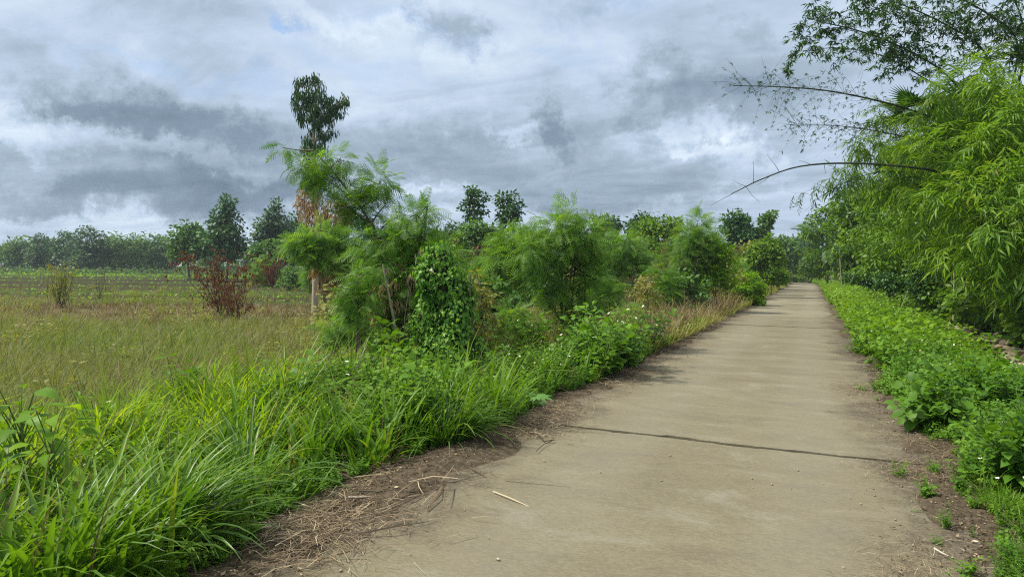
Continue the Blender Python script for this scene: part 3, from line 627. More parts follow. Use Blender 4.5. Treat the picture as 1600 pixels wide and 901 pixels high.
xy = wedge(1500, 8, 50, -1.1, .3, .8); x, y = xy[:, 0], xy[:, 1]; k = (x < -6.5+.5*vn(x, y)); xy = xy[k]; tufts(mb, xy[::2], 7, .12, .5, 1.0, .012, 3, False, lean=.05, leanr=.35, curv=.5, m=0); tufts(mb, xy[1::2], 9, .2, .4, .8, .014, 3, False, lean=.1, leanr=.7, curv=1.2, m=1)
xy = wedge(2600, 8, 46, -1.1, .3, .7); x, y = xy[:, 0], xy[:, 1]; k = (x < -6.0) & (vn(x*.8+2, y*.8) > .25); plants(mb, xy[k], [(lambda t_: {**t_, 'qm': t_['qm']*0+2, 'tm': t_['tm']*0+2})(WF[0])], .5, .95)
for d_, w0, n0, h0 in ((34.5, .8, 800, .16), (38.5, .5, 1300, .2), (45, .8, 350, .14), (53, .9, 700, .18), (66, 1.2, 500, .2), (80, 2.0, 900, .25), (94, 4.0, 1800, .3), (104, 4, 2600, .4)):
    l_ = -1.35+1.4*rng.random(n0); dq = d_+.4*np.sin(l_*9+d_)+rng.normal(0, w0*.5, n0); xy = dq[:, None]*Fh+(l_*d_)[:, None]*Rh; k = (xy[:, 0] < -13); blades(mb, on_ground(xy[k]), rng.random(k.sum())*6.3, .5, h0*(.6+.8*rng.random(k.sum())), .05+d_*.002, .9, 2, False, 3)
tag(mb.build('dry_grass', ['drygrass', 'browngrass', 'olivegrass', 'weed_far']), 'dry straw coloured grass over the open land on the left', 'grass', kind='stuff')
# olive to brown grass on the left verge further along
mb = MB(); xy = wedge(9000, 13, 100, .05, .45, .7); x, y = xy[:, 0], xy[:, 1]; xo = x-road_off(y)
k = (x < edgeL(y)-.03) & (xo > -9) & (y > 12.3); xy = xy[k]; dd = xy@Fh; xo = xo[k]
br = (rng.random(len(xy)) < np.where((xy[:, 1] > 14) & (xy[:, 1] < 36) & (xo > -5.6), .66, .12)) & (xo < -2.95)
fr2 = xo > -3.3
tufts(mb, xy[~br & fr2], 12, .16, .25, .6, .02, 3, False, lean=.1, leanr=.6, curv=1.0); tufts(mb, xy[~br & ~fr2], 12, .16, .4, 1.05, .02, 3, False, lean=.1, leanr=.5, curv=.9); tufts(mb, xy[br], 14, .2, .45, 1.15, .022, 3, False, lean=.1, leanr=.8, curv=.9, m=1)
tag(mb.build('verge_grass', ['olivegrass', 'browngrass']), 'olive and dead brown grass along the left road edge further on', 'grass', kind='stuff')
# leaf and straw litter
def straw_t():
    return T_([(-.014, 0, 0), (.014, 0, 0), (.03, .5, .06), (.055, .5, .06), (-.006, 1, 0), (.006, 1, 0)], [(0, 1, 3, 2), (2, 3, 5, 4)])
ST = straw_t(); mb = MB()
def litter(n, xf, y0, y1, a, sig, l0, l1):
    u = rng.random(n*3); y = (y0**a+u*(y1**a-y0**a))**(1/a); x = xf(y)+rng.normal(0, sig, n*3)
    k = rng.random(n*3) < np.clip(.35+.9*np.sin(y*1.9+1.0)+.5*np.sin(y*4.3)+.4*np.sin(x*5), .04, 1); x, y = x[k][:n], y[k][:n]; n = len(x)
    z = np.maximum(np.where((x-road_off(y) > XL) & (x-road_off(y) < XR), .0, -1), gz(x, y)+.004)+.005+.016*rng.random(n)**2
    az = rng.random(n)*2*PI; Y = np.stack([np.cos(az), np.sin(az), .12*rng.normal(size=n)], -1); X, Y, Z = frame(Y, np.array([0, 0, 1.0])+.25*rv(n))
    mb.stamp(ST, np.column_stack([x, y, z]), X, Y, Z, l0+(l1-l0)*rng.random(n)**2)
litter(13000, lambda y: edgeL(y)+.22, 2.2, 12, .5, .21, .015, .15); litter(2600, lambda y: edgeL(y)+.1, 10, 45, .3, .18, .05, .22)
litter(13000, lambda y: edgeR(y)-.26, 3.5, 12, .5, .20, .012, .10); litter(2000, lambda y: edgeR(y)-.05, 11, 40, .3, .15, .04, .18)
litter(6000, lambda y: -2.55+0*y, 3.2, 9, .8, .22, .012, .07)
litter(1900, lambda y: -2.85+0*y, 2.0, 3.9, 1, .3, .03, .24)
litter(170, lambda y: -2.8+0*y, 2.0, 6, 1, .3, .15, .5)
litter(500, lambda y: -.8+0*y, 2.5, 25, 1, 1.1, .01, .06)
litter(9000, lambda y: edgeR(y)-.16, 3.4, 9, .8, .20, .012, .085)
tag(mb.build('straw_litter', 'straw'), 'brown straw and leaf litter along both road edges', 'litter', kind='stuff')
mb = MB(); n = 2600; x = np.where(rng.random(n) < .5, rng.normal(-2.75, .35, n), rng.normal(1.0, .3, n)); y = 2.2+rng.random(n)**1.6*16
mid_ = rng.random(n) < .07; x = np.where(mid_, XL+rng.random(n)*(XR-XL), x); y = np.where(mid_, y+3, y)
on = (x > XL) & (x < XR); z = np.maximum(np.where(on, .0, -1), gz(x, y))+.001; pb = T_([(1, 0, 0), (0, 1, 0), (-1, 0, 0), (0, -1, 0), (0, 0, .8), (0, 0, -.4)], (), [(0, 1, 4), (1, 2, 4), (2, 3, 4), (3, 0, 4), (1, 0, 5), (2, 1, 5), (3, 2, 5), (0, 3, 5)])
X, Y, Z = frame(rv(n)*[1, 1, .1], np.array([0, 0, 1.0])+.2*rv(n)); mb.stamp(pb, np.column_stack([x, y, z]), X, Y, Z, .003+.009*rng.random(n)**3)
tag(mb.build('gravel', 'stone'), 'loose grit and small gravel along the road edges', 'gravel', kind='stuff')

mb = MB(); n = 26000; sd_ = rng.random(n) < .5; y = 2.0+rng.random(n)**1.5*14; x = np.where(sd_, edgeL(y)+.2+rng.normal(0, .22, n), edgeR(y)-.1+rng.normal(0, .17, n))
z = np.maximum(gz(x, y), np.where((x > XL) & (x < XR), 0, -1))+.002; X, Y, Z = frame(rv(n), rv(n)); mb.stamp(pb, np.column_stack([x, y, z]), X, Y, Z, (.0015+.010*rng.random(n)**3)*np.where((x > XL+.15) & (x < XR-.25), .5, 1))
tag(mb.build('soil_crumbs', 'clod'), 'crumbs of dark soil along both road edges', 'soil', kind='stuff')
mb = MB(); n = 3400; sd_ = rng.random(n) < .55; y = 2.0+rng.random(n)**1.4*14; x = np.where(sd_, edgeL(y)+.2+rng.normal(0, .25, n), edgeR(y)-.12+rng.normal(0, .2, n)); z = np.maximum(gz(x, y), np.where((x > XL) & (x < XR), 0, -1))+.008
X, Y, Z = frame(rv(n)*[1, 1, .2], np.array([0, 0, 1.0])+.45*rv(n)); mb.stamp(ovate(.25, -.2, .12), np.column_stack([x, y, z]), X, Y, Z, .01+.028*rng.random(n)**2)
tag(mb.build('dead_leaves', 'straw'), 'small dead leaves scattered along both road edges', 'leaves', kind='stuff')

# ------------------------------------------------------------------ trees and shrubs
def LP(lst, d, thick=.9, djit=0.0):
    """lobes given as (px, py, r[, ry[, dd]]) at depth d -> real ellipsoids"""
    out = []
    for l in lst:
        px, py, r = l[:3]; ry = l[3] if len(l) > 3 else r; d_ = d+(l[4] if len(l) > 4 else 0)+rng.normal(0, djit)
        c = W(px, py, d_); out.append((c[0], c[1], c[2], r/ppm(d_), r/ppm(d_)*thick, ry/ppm(d_)))
    return out
def foot(px, d, dz=-.05): p_ = W(px, 450, d); return np.array([p_[0], p_[1], float(gz(p_[0], p_[1]))+dz])
def plant(name, label, cat, lobes, base, parts, trunk_r=.05, bark='bark', stems=1, twigs=60, tp=None, group=None, stem_name='trunk', limbr=.45, shell=.35, tpts=None, twigr=.012):
    """parts: list of (part name, material, clusters, cluster radius, leaves each, template, size, kwargs, lobes or None)"""
    b = np.asarray(base, float); root = thing(name, label, cat, tuple(b), group)
    allC = []
    if parts[0][5] is BIP: lobes = [l[:3]+tuple(max(.55*q, q-.42*parts[0][6]) for q in l[3:]) for l in lobes]
    for nm, mt, nc, rc, nl, tpl, s, kw, lb in parts:
        C, D, _ = scatter_pts(lb or lobes, nc, shell); C[:, 2] = np.maximum(C[:, 2], gz(C[:, 0], C[:, 1])+.08); 
        if lb is None or nm == 'crown': allC.append(C)
        mb = MB(); leafy(mb, C, rc, nl, tpl, s, D=D, **kw); mb.build(nm, mt, root, b)
    Cc = np.vstack(allC) if allC else np.array(lobes)[:, :3]
    for si in range(stems):
        bb = b+(np.array([rng.normal(0, .12), rng.normal(0, .12), 0]) if stems > 1 else 0)
        lb = lobes if stems == 1 else [lobes[i] for i in rng.choice(len(lobes), max(1, len(lobes)//2), replace=False)]
        pts = tpts if (tpts is not None and si == 0) else None
        mb = wood(lb, Cc, bb, trunk_r*(1 if si == 0 else .7), None if pts is None else pts, twigs//stems, limbr=limbr, twigr=twigr); mb.build(stem_name, bark, root, b, smooth=True)
    return root
FE = dict(droop=.35, up=.8, out=.9, jit=.5)
BR = dict(droop=.35, up=.6, out=.7, jit=.6)

# tall gum tree with dead creeper
b = foot(492, 25)
lob = LP([(480, 140, 22, 24), (505, 155, 24, 28), (490, 175, 26, 26), (470, 170, 16, 22), (528, 165, 12, 18), (520, 190, 14, 20), (497, 200, 14, 22), (462, 148, 8, 12), (538, 158, 8, 12), (487, 122, 10, 12), (512, 215, 10, 22), (482, 208, 9, 24)], 25, .9)
low = LP([(482, 240, 14, 34), (490, 275, 16, 24), (500, 225, 12, 20)], 25)
dead = LP([(485, 330, 16, 40), (500, 355, 22, 40), (522, 345, 18, 38), (474, 315, 9, 30), (538, 335, 14, 30), (550, 350, 8, 24)], 23)
skirt = LP([(500, 410, 16, 30), (538, 420, 18, 26), (518, 446, 22, 16)], 20.8)
HG = dict(droop=1.5, up=.15, out=.35, jit=.35, flat=1.3)
plant('gum_tree', 'tallest slender tree with drooping dark crown and dead creeper on its trunk', 'tree', lob, b,
      [('crown', 'euc', 165, .14, 20, lance(.10, .1), .19, HG, None), ('lower_foliage', 'euc', 90, .16, 14, lance(.10, .1), .19, HG, low),
       ('dead_creeper', 'deadleaf', 240, .17, 12, lance(.12, .2), .17, dict(droop=1.2, up=.2, out=.5, jit=.5, flat=1.5), dead), ('dead_fringe', 'deadleaf', 110, .14, 12, lance(.12, .2), .17, dict(droop=1.6, up=.2, out=.4, jit=.4, flat=1.6), skirt)],
      trunk_r=.12, bark='palebark', twigs=60, tpts=[b, W(494, 330, 25), W(490, 220, 25), W(493, 135, 25)])
# leaning feathery tree
b = foot(622, 12)
lob = LP([(448, 232, 22, 12), (482, 262, 30, 22), (530, 250, 32, 18), (500, 288, 32, 22), (548, 290, 36, 26), (592, 288, 30, 20), (565, 328, 38, 28), (604, 318, 22, 16), (596, 355, 30, 24) ], 12, .9, .12)
plant('feathery_tree', 'tall feathery leaved tree leaning left over the grass, bright green', 'tree', lob, b,
      [('crown', 'feather', 120, .11, 6, BIP, .25, FE, None), ('young_leaves', 'yellowleaf', 26, .12, 6, BIP, .24, FE, LP([(505, 250, 22), (520, 285, 18), (545, 325, 16), (590, 275, 18)], 11.8))], trunk_r=.04, bark='bark', twigs=90, limbr=.5, twigr=.008,
      tpts=[b, W(612, 430, 12), W(580, 350, 12), W(530, 280, 12), W(490, 235, 12)])
# bushy feathery tree behind the vine mound
b = foot(640, 11.5)
lob = LP([(652, 335, 26, 16), (668, 322, 16, 10), (610, 360, 38, 26), (655, 372, 40, 26), (600, 405, 40, 30), (645, 410, 44, 36), (680, 385, 26, 24), (590, 440, 30, 26), (630, 450, 36, 30), (582, 380, 22, 20)], 11.5, .9)
plant('feathery_tree', 'bushy feathery tree with shaded dead stems, behind the creeper covered mound', 'tree', lob, b,
      [('crown', 'feather', 220, .13, 7, BIP, .25, FE, LP([(652, 340, 26, 16), (668, 330, 16, 10), (610, 370, 38, 26), (655, 378, 40, 26), (600, 410, 40, 30), (645, 415, 44, 36), (680, 392, 26, 24), (590, 450, 34, 34), (630, 460, 40, 36), (582, 390, 24, 20), (580, 500, 26, 36), (625, 510, 34, 30), (560, 440, 20, 20)], 11.5)), ('dead_foliage', 'deadleaf', 50, .15, 8, lance(.1, .2), .13, dict(droop=1.3, up=.2, out=.4, jit=.5), LP([(610, 450, 26, 34), (650, 420, 20, 30), (590, 480, 20, 24)], 11.2))],
      trunk_r=.045, bark='darkbark', stems=4, twigs=100)
b = foot(520, 20)
plant('feathery_shrub', 'low yellowish feathery shrub at the foot of the tall gum tree', 'shrub', LP([(500, 372, 28, 14), (535, 380, 24, 14), (470, 382, 20, 12), (556, 372, 14, 12), (515, 395, 36, 14)], 20), b,
      [('crown', 'featherlight', 110, .22, 8, BIP, .42, FE, None)], trunk_r=.035, stems=3, twigs=50)
b = foot(560, 10.5)
plant('feathery_shrub', 'small feathery bush with yellow tips left of the leaning dead cane', 'shrub', LP([(560, 435, 22, 16), (578, 460, 20, 22), (556, 480, 16, 26), (545, 460, 14, 14)], 10.5), b,
      [('crown', 'feather', 46, .12, 7, BIP, .22, FE, None)], trunk_r=.02, stems=3, twigs=30)
# creeper covered mound
b = foot(700, 9.8)
xtra = [(rng.uniform(650, 742), rng.uniform(395, 590), rng.uniform(8, 14)) for _ in range(24)]
vl = LP([(688, 400, 26, 22), (672, 425, 26, 28), (700, 440, 30, 34), (684, 480, 28, 36), (712, 490, 32, 36), (700, 530, 40, 32), (672, 540, 22, 26), (728, 470, 18, 34), (722, 545, 24, 26), (690, 565, 44, 24), (738, 558, 22, 24), (648, 570, 24, 22), (625, 588, 22, 14), (664, 500, 18, 30)]+xtra, 9.8, .95, .08)
root = thing('creeper_mound', 'column of heart leaved green creeper smothering a dead stump', 'creeper', tuple(b))
mb = MB()
for l in vl:
    n = int(680*(l[3]*l[5])/(.28*.3)); d_ = unit(rv(n)); P = np.array(l[:3])+d_*np.array(l[3:6])*(.75+.40*rng.random(n)**1.5)[:, None]+rng.normal(0, .012, (n, 3)); P[:, 2] = np.maximum(P[:, 2], .05)
    Y = np.array([0, 0, -1.0])+.45*d_+.4*rv(n); X, Y, Z = frame(Y, d_+np.array([0, 0, .5])+.3*rv(n)); mb.stamp(HEART, P, X, Y, Z, .025+.05*rng.random(n)**1.3)
for _ in range(34):
    l = vl[rng.integers(0, len(vl))]; d_ = unit(rv(1)[0]*[1, 1, .7]); p0 = np.array(l[:3])+d_*np.array(l[3:6]); ln = .12+.3*rng.random(); us = np.linspace(0, 1, 7)[:, None]; P = p0+d_*ln*us+np.array([0, 0, -1])*ln*.8*us**2; tube(mb, P, .003, 3); n = 10; k = rng.integers(1, 7, n); Y = rv(n)*.6+[0, 0, -.7]; X, Y, Z = frame(Y, rv(n)*.5+[0, 0, .8]); mb.stamp(HEART, P[k], X, Y, Z, .03+.04*rng.random(n))
mb.build('creeper', 'vine', root, b)
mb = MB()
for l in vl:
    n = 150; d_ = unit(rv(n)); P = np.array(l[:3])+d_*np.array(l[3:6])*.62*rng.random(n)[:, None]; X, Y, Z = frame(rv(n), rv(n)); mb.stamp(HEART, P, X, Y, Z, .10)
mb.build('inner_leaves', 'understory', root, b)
mb = MB(); tube(mb, curve([b, W(698, 520, 9.8), W(690, 440, 9.8), W(688, 390, 9.8)]), [.16]*4+[.11]*4+[.07]*4+[.05] if False else .10, 8); mb.build('stump', 'darkbark', root, b, smooth=True)
for (x0, y0_, x1, y1_) in ((655, 390, 640, 520), (660, 470, 655, 600), (735, 430, 752, 560), (640, 450, 636, 560)):
    mb = MB(); P = curve([W(x0, y0_, 9.7), W((x0+x1)/2-6, (y0_+y1_)/2, 9.6), W(x1, y1_, 9.7)], 10); P[:, 2] = np.maximum(P[:, 2], -.1); tube(mb, P, .006, 4); mb.build('hanging_stem', 'twig', root, b)
# feathery bush by the road
b = foot(880, 14)
lob = LP([(902, 330, 18, 12), (870, 352, 34, 16), (915, 362, 32, 18), (840, 378, 34, 18), (880, 390, 44, 24), (925, 400, 34, 20), (845, 415, 36, 20), (895, 430, 44, 26), (865, 455, 36, 22), (900, 480, 26, 18), (932, 435, 26, 18), (875, 500, 22, 18), (840, 460, 20, 16), (925, 470, 20, 14)], 14)
plant('feathery_shrub', 'large feathery bush with slender dark stems, nearest the road on the left', 'shrub', lob, b,
      [('crown', 'feather', 150, .13, 7, BIP, .29, FE, None), ('young_leaves', 'featherlight', 60, .18, 7, BIP, .32, FE, LP([(900, 335, 18, 12), (865, 355, 30, 14), (915, 368, 28, 14), (830, 385, 30, 14)], 13.6))], trunk_r=.03, bark='darkbark', stems=6, twigs=130, limbr=.6)
b = foot(800, 18)
plant('feathery_shrub', 'yellow green feathery bush left of the large roadside bush', 'shrub', LP([(800, 380, 26, 16), (820, 365, 22, 12), (790, 405, 28, 18), (830, 392, 24, 16), (800, 430, 22, 14), (775, 420, 14, 12)], 18), b,
      [('crown', 'featherlight', 120, .24, 8, BIP, .42, FE, None)], trunk_r=.03, stems=4, twigs=60)
sh = [('feathery_shrub', 'airy feathery bush right of the large roadside bush', 972, 27, [(960, 385, 28, 16), (985, 378, 24, 14), (1000, 400, 22, 16), (950, 410, 26, 16), (980, 415, 24, 16)], 'featherlight', 85, .3, BIP, .5),
      ('feathery_shrub', 'tall pale feathery shrub against the dark round tree', 1088, 27, [(1090, 345, 16, 12), (1078, 370, 24, 18), (1098, 385, 24, 20), (1070, 405, 24, 20), (1095, 420, 24, 18)], 'featherlight', 100, .3, BIP, .45),
      ('leafy_shrub', 'yellow green leafy shrub left of the bright round roadside bush', 1118, 27, [(1112, 390, 22, 18), (1130, 400, 20, 16), (1105, 425, 22, 20), (1128, 430, 22, 18)], 'yellowleaf', 100, .28, DIA, .15),
      ('leafy_shrub', 'bright round bush touching the left road edge', 1166, 33, [(1165, 445, 24, 20), (1150, 458, 18, 16), (1182, 455, 18, 18), (1170, 470, 24, 12)], 'yellowleaf', 150, .22, DIA, .14),
      ('leafy_shrub', 'smaller green bush behind the bright round roadside bush', 1206, 48, [(1205, 425, 18, 14), (1195, 432, 14, 10), (1216, 432, 14, 10)], 'weed_far', 100, .35, DIA, .2),
      ('leafy_shrub', 'bushy green growth below the leaning narrow tree', 1190, 44, [(1188, 400, 16, 20), (1200, 390, 14, 20), (1176, 410, 14, 16), (1210, 405, 12, 16)], 'thicket', 110, .4, DIA, .24)]
for nm, lab, px, d, lb, mt, nc, rc, tpl, s in sh:
    plant(nm, lab, 'shrub', LP(lb, d), foot(px, d), [('crown', mt, nc, rc, 9 if tpl is BIP else 26, tpl, s, FE if tpl is BIP else BR, None)], trunk_r=.03, stems=3, twigs=50)
# reddish thin leafless shrubs
def bare_shrub(label, px, d, top, wpx, n, mat, leafmat=None, nleaf=10, name='bare_shrub', ls=.12):
    b = foot(px, d); root = thing(name, label, 'shrub', tuple(b)); mb = MB(); tips = []
    for i in range(n):
        tx = px+rng.normal(0, wpx*.5); ty = top+abs(rng.normal(0, (430-top)*.22+6)); t_ = W(tx, ty, d+rng.normal(0, .4)); s0 = b+[rng.normal(0, .1), rng.normal(0, .1), 0]
        mid = s0*.5+t_*.5+rng.normal(0, .05, 3)*np.linalg.norm(t_-s0); P = curve([s0, mid, t_], 8); tube(mb, P, np.linspace(.014, .004, len(P)), 4)
        for j in range(4):
            k = rng.integers(3, len(P)); e_ = P[k]+rng.normal(0, .16, 3)*np.linalg.norm(t_-s0)*.6+[0, 0, .12]; tube(mb, [P[k], (P[k]+e_)/2+rng.normal(0, .02, 3), e_], [.006, .004, .002], 3); tips += [e_, P[k]]
    mb.build('stems', mat, root, b)
    if leafmat:
        mb = MB(); leafy(mb, np.array(tips), .12*ppm(20)/ppm(d)**1 if False else .14, nleaf, lance(.16, .25), ls, droop=1.0, up=.3, out=.4, jit=.6); mb.build('foliage', leafmat, root, b)
    return root
bare_shrub('rusty brown dead bush with drooping withered leaves in the dry field', 350, 22, 402, 84, 26, 'twig', 'redleaf', 7)
bare_shrub('low dark red dead bush at the right foot of the rusty bush', 372, 21, 452, 50, 16, 'twig', 'redleaf', 5, ls=.09)
bare_shrub('thin wiry bush standing alone in the dry field, far left', 93, 27, 415, 34, 22, 'twig', 'olivegrass', 3, ls=.14)
bare_shrub('small wiry leafless bush in the dry field, right of the lone wiry bush', 156, 34, 420, 14, 8, 'twig')
bare_shrub('reddish thin stemmed shrub in front of the round dark tree', 1046, 30, 385, 34, 22, 'twig', 'redleaf', 3)
bare_shrub('sparse dry shrub with brown twigs behind the dead roadside grass', 1000, 22, 430, 34, 14, 'twig', 'browngrass', 2)
bare_shrub('brownish shrub below the twin topped trees', 765, 34, 380, 40, 26, 'twig', 'redleaf', 4, ls=.16)
bare_shrub('tangle of tall dry twigs in front of the pale feathery shrub', 1060, 26, 400, 30, 12, 'twig')
bare_shrub('scrubby brown bush on the field edge below the conical tree', 425, 55, 395, 22, 18, 'twig', 'redleaf', 4, ls=.25)

bare_shrub('leafless twigs rising above the small round topped tree', 1062, 33, 322, 16, 4, 'twig')
bare_shrub('single hooked dry stalk standing above the airy feathery bush', 943, 24, 322, 4, 2, 'twig')
# mid distance trees, each with its own outline
def mid(label, px, d, lb, mt='teak', nc=130, rc=.5, nl=22, tpl=DIA, s=.28, tr=.14, bark='bark', name='broadleaf_tree', tw=40, kw=BR, stems=1):
    return plant(name, label, 'tree', LP(lb, d), foot(px, d), [('crown', mt, nc, rc, nl, tpl, s, kw, None)], trunk_r=tr, bark=bark, twigs=tw, stems=stems, twigr=.02)
mid('tall dark tree with stepped pointed crown beyond the ploughed field', 354, 75, [(356, 318, 9, 9), (350, 332, 14, 10), (342, 348, 17, 10), (362, 345, 16, 12), (352, 364, 26, 12), (340, 380, 22, 12), (368, 378, 18, 12), (354, 395, 24, 10)], nc=170, rc=.75, s=.42)
mid('wide green tree just left of the stepped pointed tree', 296, 80, [(292, 358, 14, 10), (305, 368, 20, 12), (284, 378, 18, 12), (310, 385, 24, 14), (288, 395, 20, 12)], 'fartree', nc=130, rc=.9, s=.5)
mid('grey green conical tree right of the stepped pointed tree', 425, 82, [(431, 320, 8, 8), (428, 336, 14, 10), (420, 352, 18, 12), (436, 352, 15, 12), (412, 368, 18, 12), (434, 372, 20, 12), (420, 386, 24, 12)], 'grey', nc=170, rc=.75, s=.42)
mid('narrow grey tree half hidden behind the gum tree', 463, 85, [(463, 342, 9, 8), (464, 358, 12, 10), (460, 372, 14, 10), (468, 385, 14, 10)], 'grey', nc=80, rc=.8, s=.4)
mid('leafy low tree between the conical tree and the gum tree', 446, 60, [(415, 395, 22, 10), (440, 390, 20, 10), (460, 395, 22, 12), (480, 400, 18, 12)], 'fartree', nc=120, rc=.7, s=.4)
mid('thin trunked tree with round top, left of the twin topped pair', 742, 45, [(735, 300, 13, 10), (748, 315, 14, 11), (732, 322, 13, 10), (755, 330, 11, 9), (740, 338, 12, 8)], nc=60, rc=.30, s=.24, nl=16)
mid('thin trunked tree with flat round top, right of the twin topped pair', 795, 45, [(785, 312, 11, 9), (803, 310, 12, 9), (795, 326, 18, 12), (808, 330, 11, 12), (785, 340, 12, 9), (800, 348, 12, 9)], nc=68, rc=.30, s=.24, nl=16)
mid('bushy rounded tree below the left of the twin topped pair', 748, 40, [(745, 362, 26, 12), (730, 375, 24, 14), (768, 372, 22, 14), (750, 388, 30, 14)], 'fartree', nc=150, rc=.45, s=.25)
mid('small round topped tree behind the large roadside bush', 948, 62, [(940, 350, 13, 9), (956, 352, 14, 10), (948, 366, 20, 14), (935, 372, 14, 12)], 'grey', nc=100, rc=.6, s=.35)
mid('broad round dark green tree in the middle distance', 1030, 50, [(1025, 352, 24, 14), (1048, 358, 22, 14), (1005, 365, 20, 12), (1030, 378, 34, 18), (1050, 395, 26, 18), (1015, 400, 26, 18)], 'thicket', nc=200, rc=.55, s=.3)
mid('low dark tree at the left shoulder of the broad round tree', 1000, 66, [(995, 348, 12, 8), (1008, 342, 14, 7), (990, 358, 10, 8), (1010, 356, 18, 10)], 'teak', nc=80, rc=.6, s=.36)
mid('dark tiered tree with a knobbly top left of the road end', 1152, 62, [(1145, 326, 8, 8), (1142, 342, 14, 8), (1160, 348, 20, 9), (1140, 358, 16, 8), (1160, 366, 22, 12), (1150, 382, 22, 12), (1160, 395, 18, 10)], nc=150, rc=.55, s=.36, bark='darkbark')
mid('narrow tree leaning right near the road end', 1192, 62, [(1204, 338, 8, 7), (1198, 348, 9, 9), (1192, 362, 8, 10), (1190, 376, 14, 12), (1200, 388, 12, 10)], 'fartree', nc=90, rc=.45, s=.32)
mid('sparse grey bush like tree left of the feathery road bush', 700, 50, [(690, 368, 16, 9), (712, 360, 12, 8), (705, 375, 18, 12), (680, 385, 14, 12)], 'grey', nc=60, rc=.5, s=.28)
for px, d, lb, mt, lab in ((1222, 95, [(1222, 388, 16, 12), (1212, 398, 16, 14), (1228, 402, 16, 14)], 'fartree', 'hazy green tree closing the road end on the left'),
                      (1238, 118, [(1240, 380, 12, 10), (1235, 395, 14, 16), (1246, 402, 12, 16), (1240, 415, 16, 12)], 'grey', 'blue green tree standing exactly at the road end'),
                      (1258, 128, [(1262, 372, 14, 10), (1256, 388, 14, 12), (1270, 392, 16, 16), (1262, 408, 18, 16), (1275, 415, 18, 12)], 'thicket', 'green tree closing the road end on the right'),
                      (1180, 120, [(1175, 400, 18, 12), (1195, 404, 18, 12), (1160, 404, 16, 10)], 'fartree', 'low hazy tree far behind the leaning narrow tree')):
    mid(lab, px, d, lb, mt, nc=120, rc=.012*d, s=.0062*d, nl=20)

# far tree line: each tree an object, copied from a few kinds
def proto(lob, h, mt, label, nc=110, rc=.75, s=.42):
    r_ = plant('far_tree', label, 'tree', lob, (0, 0, 0), [('crown', mt, nc, rc, 20, DIA, s, BR, None)], trunk_r=.16, twigs=25, twigr=.03); return r_
def glob(lst): return [(x*1.0, y_*1.0, z*1.0, rx, rx*.9, rz) for x, y_, z, rx, rz in lst]
far = [('fartree', glob([(0, 0, 6.3, 1.9, 1.3), (-1.5, .3, 5, 1.8, 1.2), (1.5, -.3, 5.2, 1.8, 1.2), (0, .5, 4, 2.4, 1.4), (-1.8, 0, 3, 1.5, 1.2), (1.9, 0, 3, 1.6, 1.2), (0, 0, 2, 2.2, 1.2)])),
       ('grey', glob([(0, 0, 7, 1.1, 1.0), (0.3, 0, 5.6, 1.6, 1.2), (-.9, 0, 4.4, 1.7, 1.2), (1, 0, 4.2, 1.7, 1.1), (0, .4, 3, 2.3, 1.3), (0, 0, 1.8, 2.0, 1.1)])),
       ('teak', glob([(-.6, 0, 6.6, 1.3, .9), (.9, 0, 6.2, 1.3, .9), (0, 0, 5, 2.3, 1.3), (-1.4, .2, 3.6, 1.8, 1.2), (1.5, .2, 3.4, 1.9, 1.2), (0, 0, 2.2, 2.1, 1.2)])),
       ('fartree', glob([(-1.6, 0, 5.4, 1.5, 1), (0, 0, 6, 1.6, 1), (1.8, 0, 5.6, 1.5, 1), (-2.4, 0, 4, 1.7, 1.1), (0, 0, 4.2, 2.2, 1.3), (2.4, 0, 4, 1.7, 1.1), (-1, 0, 2.4, 2, 1.3), (1.4, 0, 2.4, 2, 1.3)]))]
spots = [(22, 374), (60, 366), (100, 362), (142, 355), (176, 366), (205, 368), (238, 366), (262, 374), (8, 382), (40, 378), (80, 374), (120, 372), (160, 376), (190, 378), (222, 376), (252, 380), (330, 376), (392, 385), (445, 382), (515, 380), (560, 376), (610, 378), (655, 376), (700, 372), (735, 376), (775, 374), (820, 372), (860, 376), (905, 372), (965, 376), (1075, 378), (1110, 376), (1135, 385), (-40, 372), (-90, 368), (-150, 374), (-220, 370)]
descr = {1: 'bushy tree in the far tree line, second from the left edge', 2: 'dark round tree in the far tree line, third from the left edge', 3: 'pointed tree rising above the far tree line on the left', 18: None}
protos = []
for i, (px, top) in enumerate(spots):
    kind = [0, 1, 2, 1, 0, 3, 0, 2][i % 8] if i != 3 else 1
    d = 130+18*rng.random()+(14 if 8 <= i < 16 else 0); 
    if i >= 16: d = 110+50*rng.random()
    bpt = foot(px, d); h = (W(px, top, d)[2]-bpt[2])
    hp = [7.5, 8.0, 7.4, 7.0][kind]; s_ = h/hp; grp = None
    lab = descr.get(i) or 'hazy green tree in the long tree line closing the field'
    if lab.startswith('hazy'): grp = 'trees of the far tree line'
    hit = [p_ for p_ in protos if p_[0] == kind]
    if not hit:
        o = proto(far[kind][1], hp, far[kind][0], lab); protos.append((kind, o)); o.location = tuple(bpt); o.scale = (s_*1.25, s_*1.25, s_); o.rotation_euler = (0, 0, rng.random()*6)
        if grp: o['group'] = grp
    else:
        w_ = s_*(1.05+.5*rng.random()); o = copy_thing(hit[0][1], tuple(bpt), rng.random()*6, (w_, w_, s_), lab, grp)
        if not grp and 'group' in o: del o['group']
# the wood behind them reads as one mass
mb = MB(); C = []
for i in range(900):
    px = -1500+rng.random()*2740; d = 165+25*rng.random(); c = W(px, 0, d); z = .8+rng.random()*(4.6+1.2*math.sin(px*.03)+1.0*math.sin(px*.011+2)); C.append((c[0], c[1], z))
leafy(mb, np.array(C), 1.9, 26, DIA, 1.1, **BR)
tag(mb.build('distant_wood', 'fartree'), 'hazy continuous wood behind the far tree line', 'wood', kind='stuff')
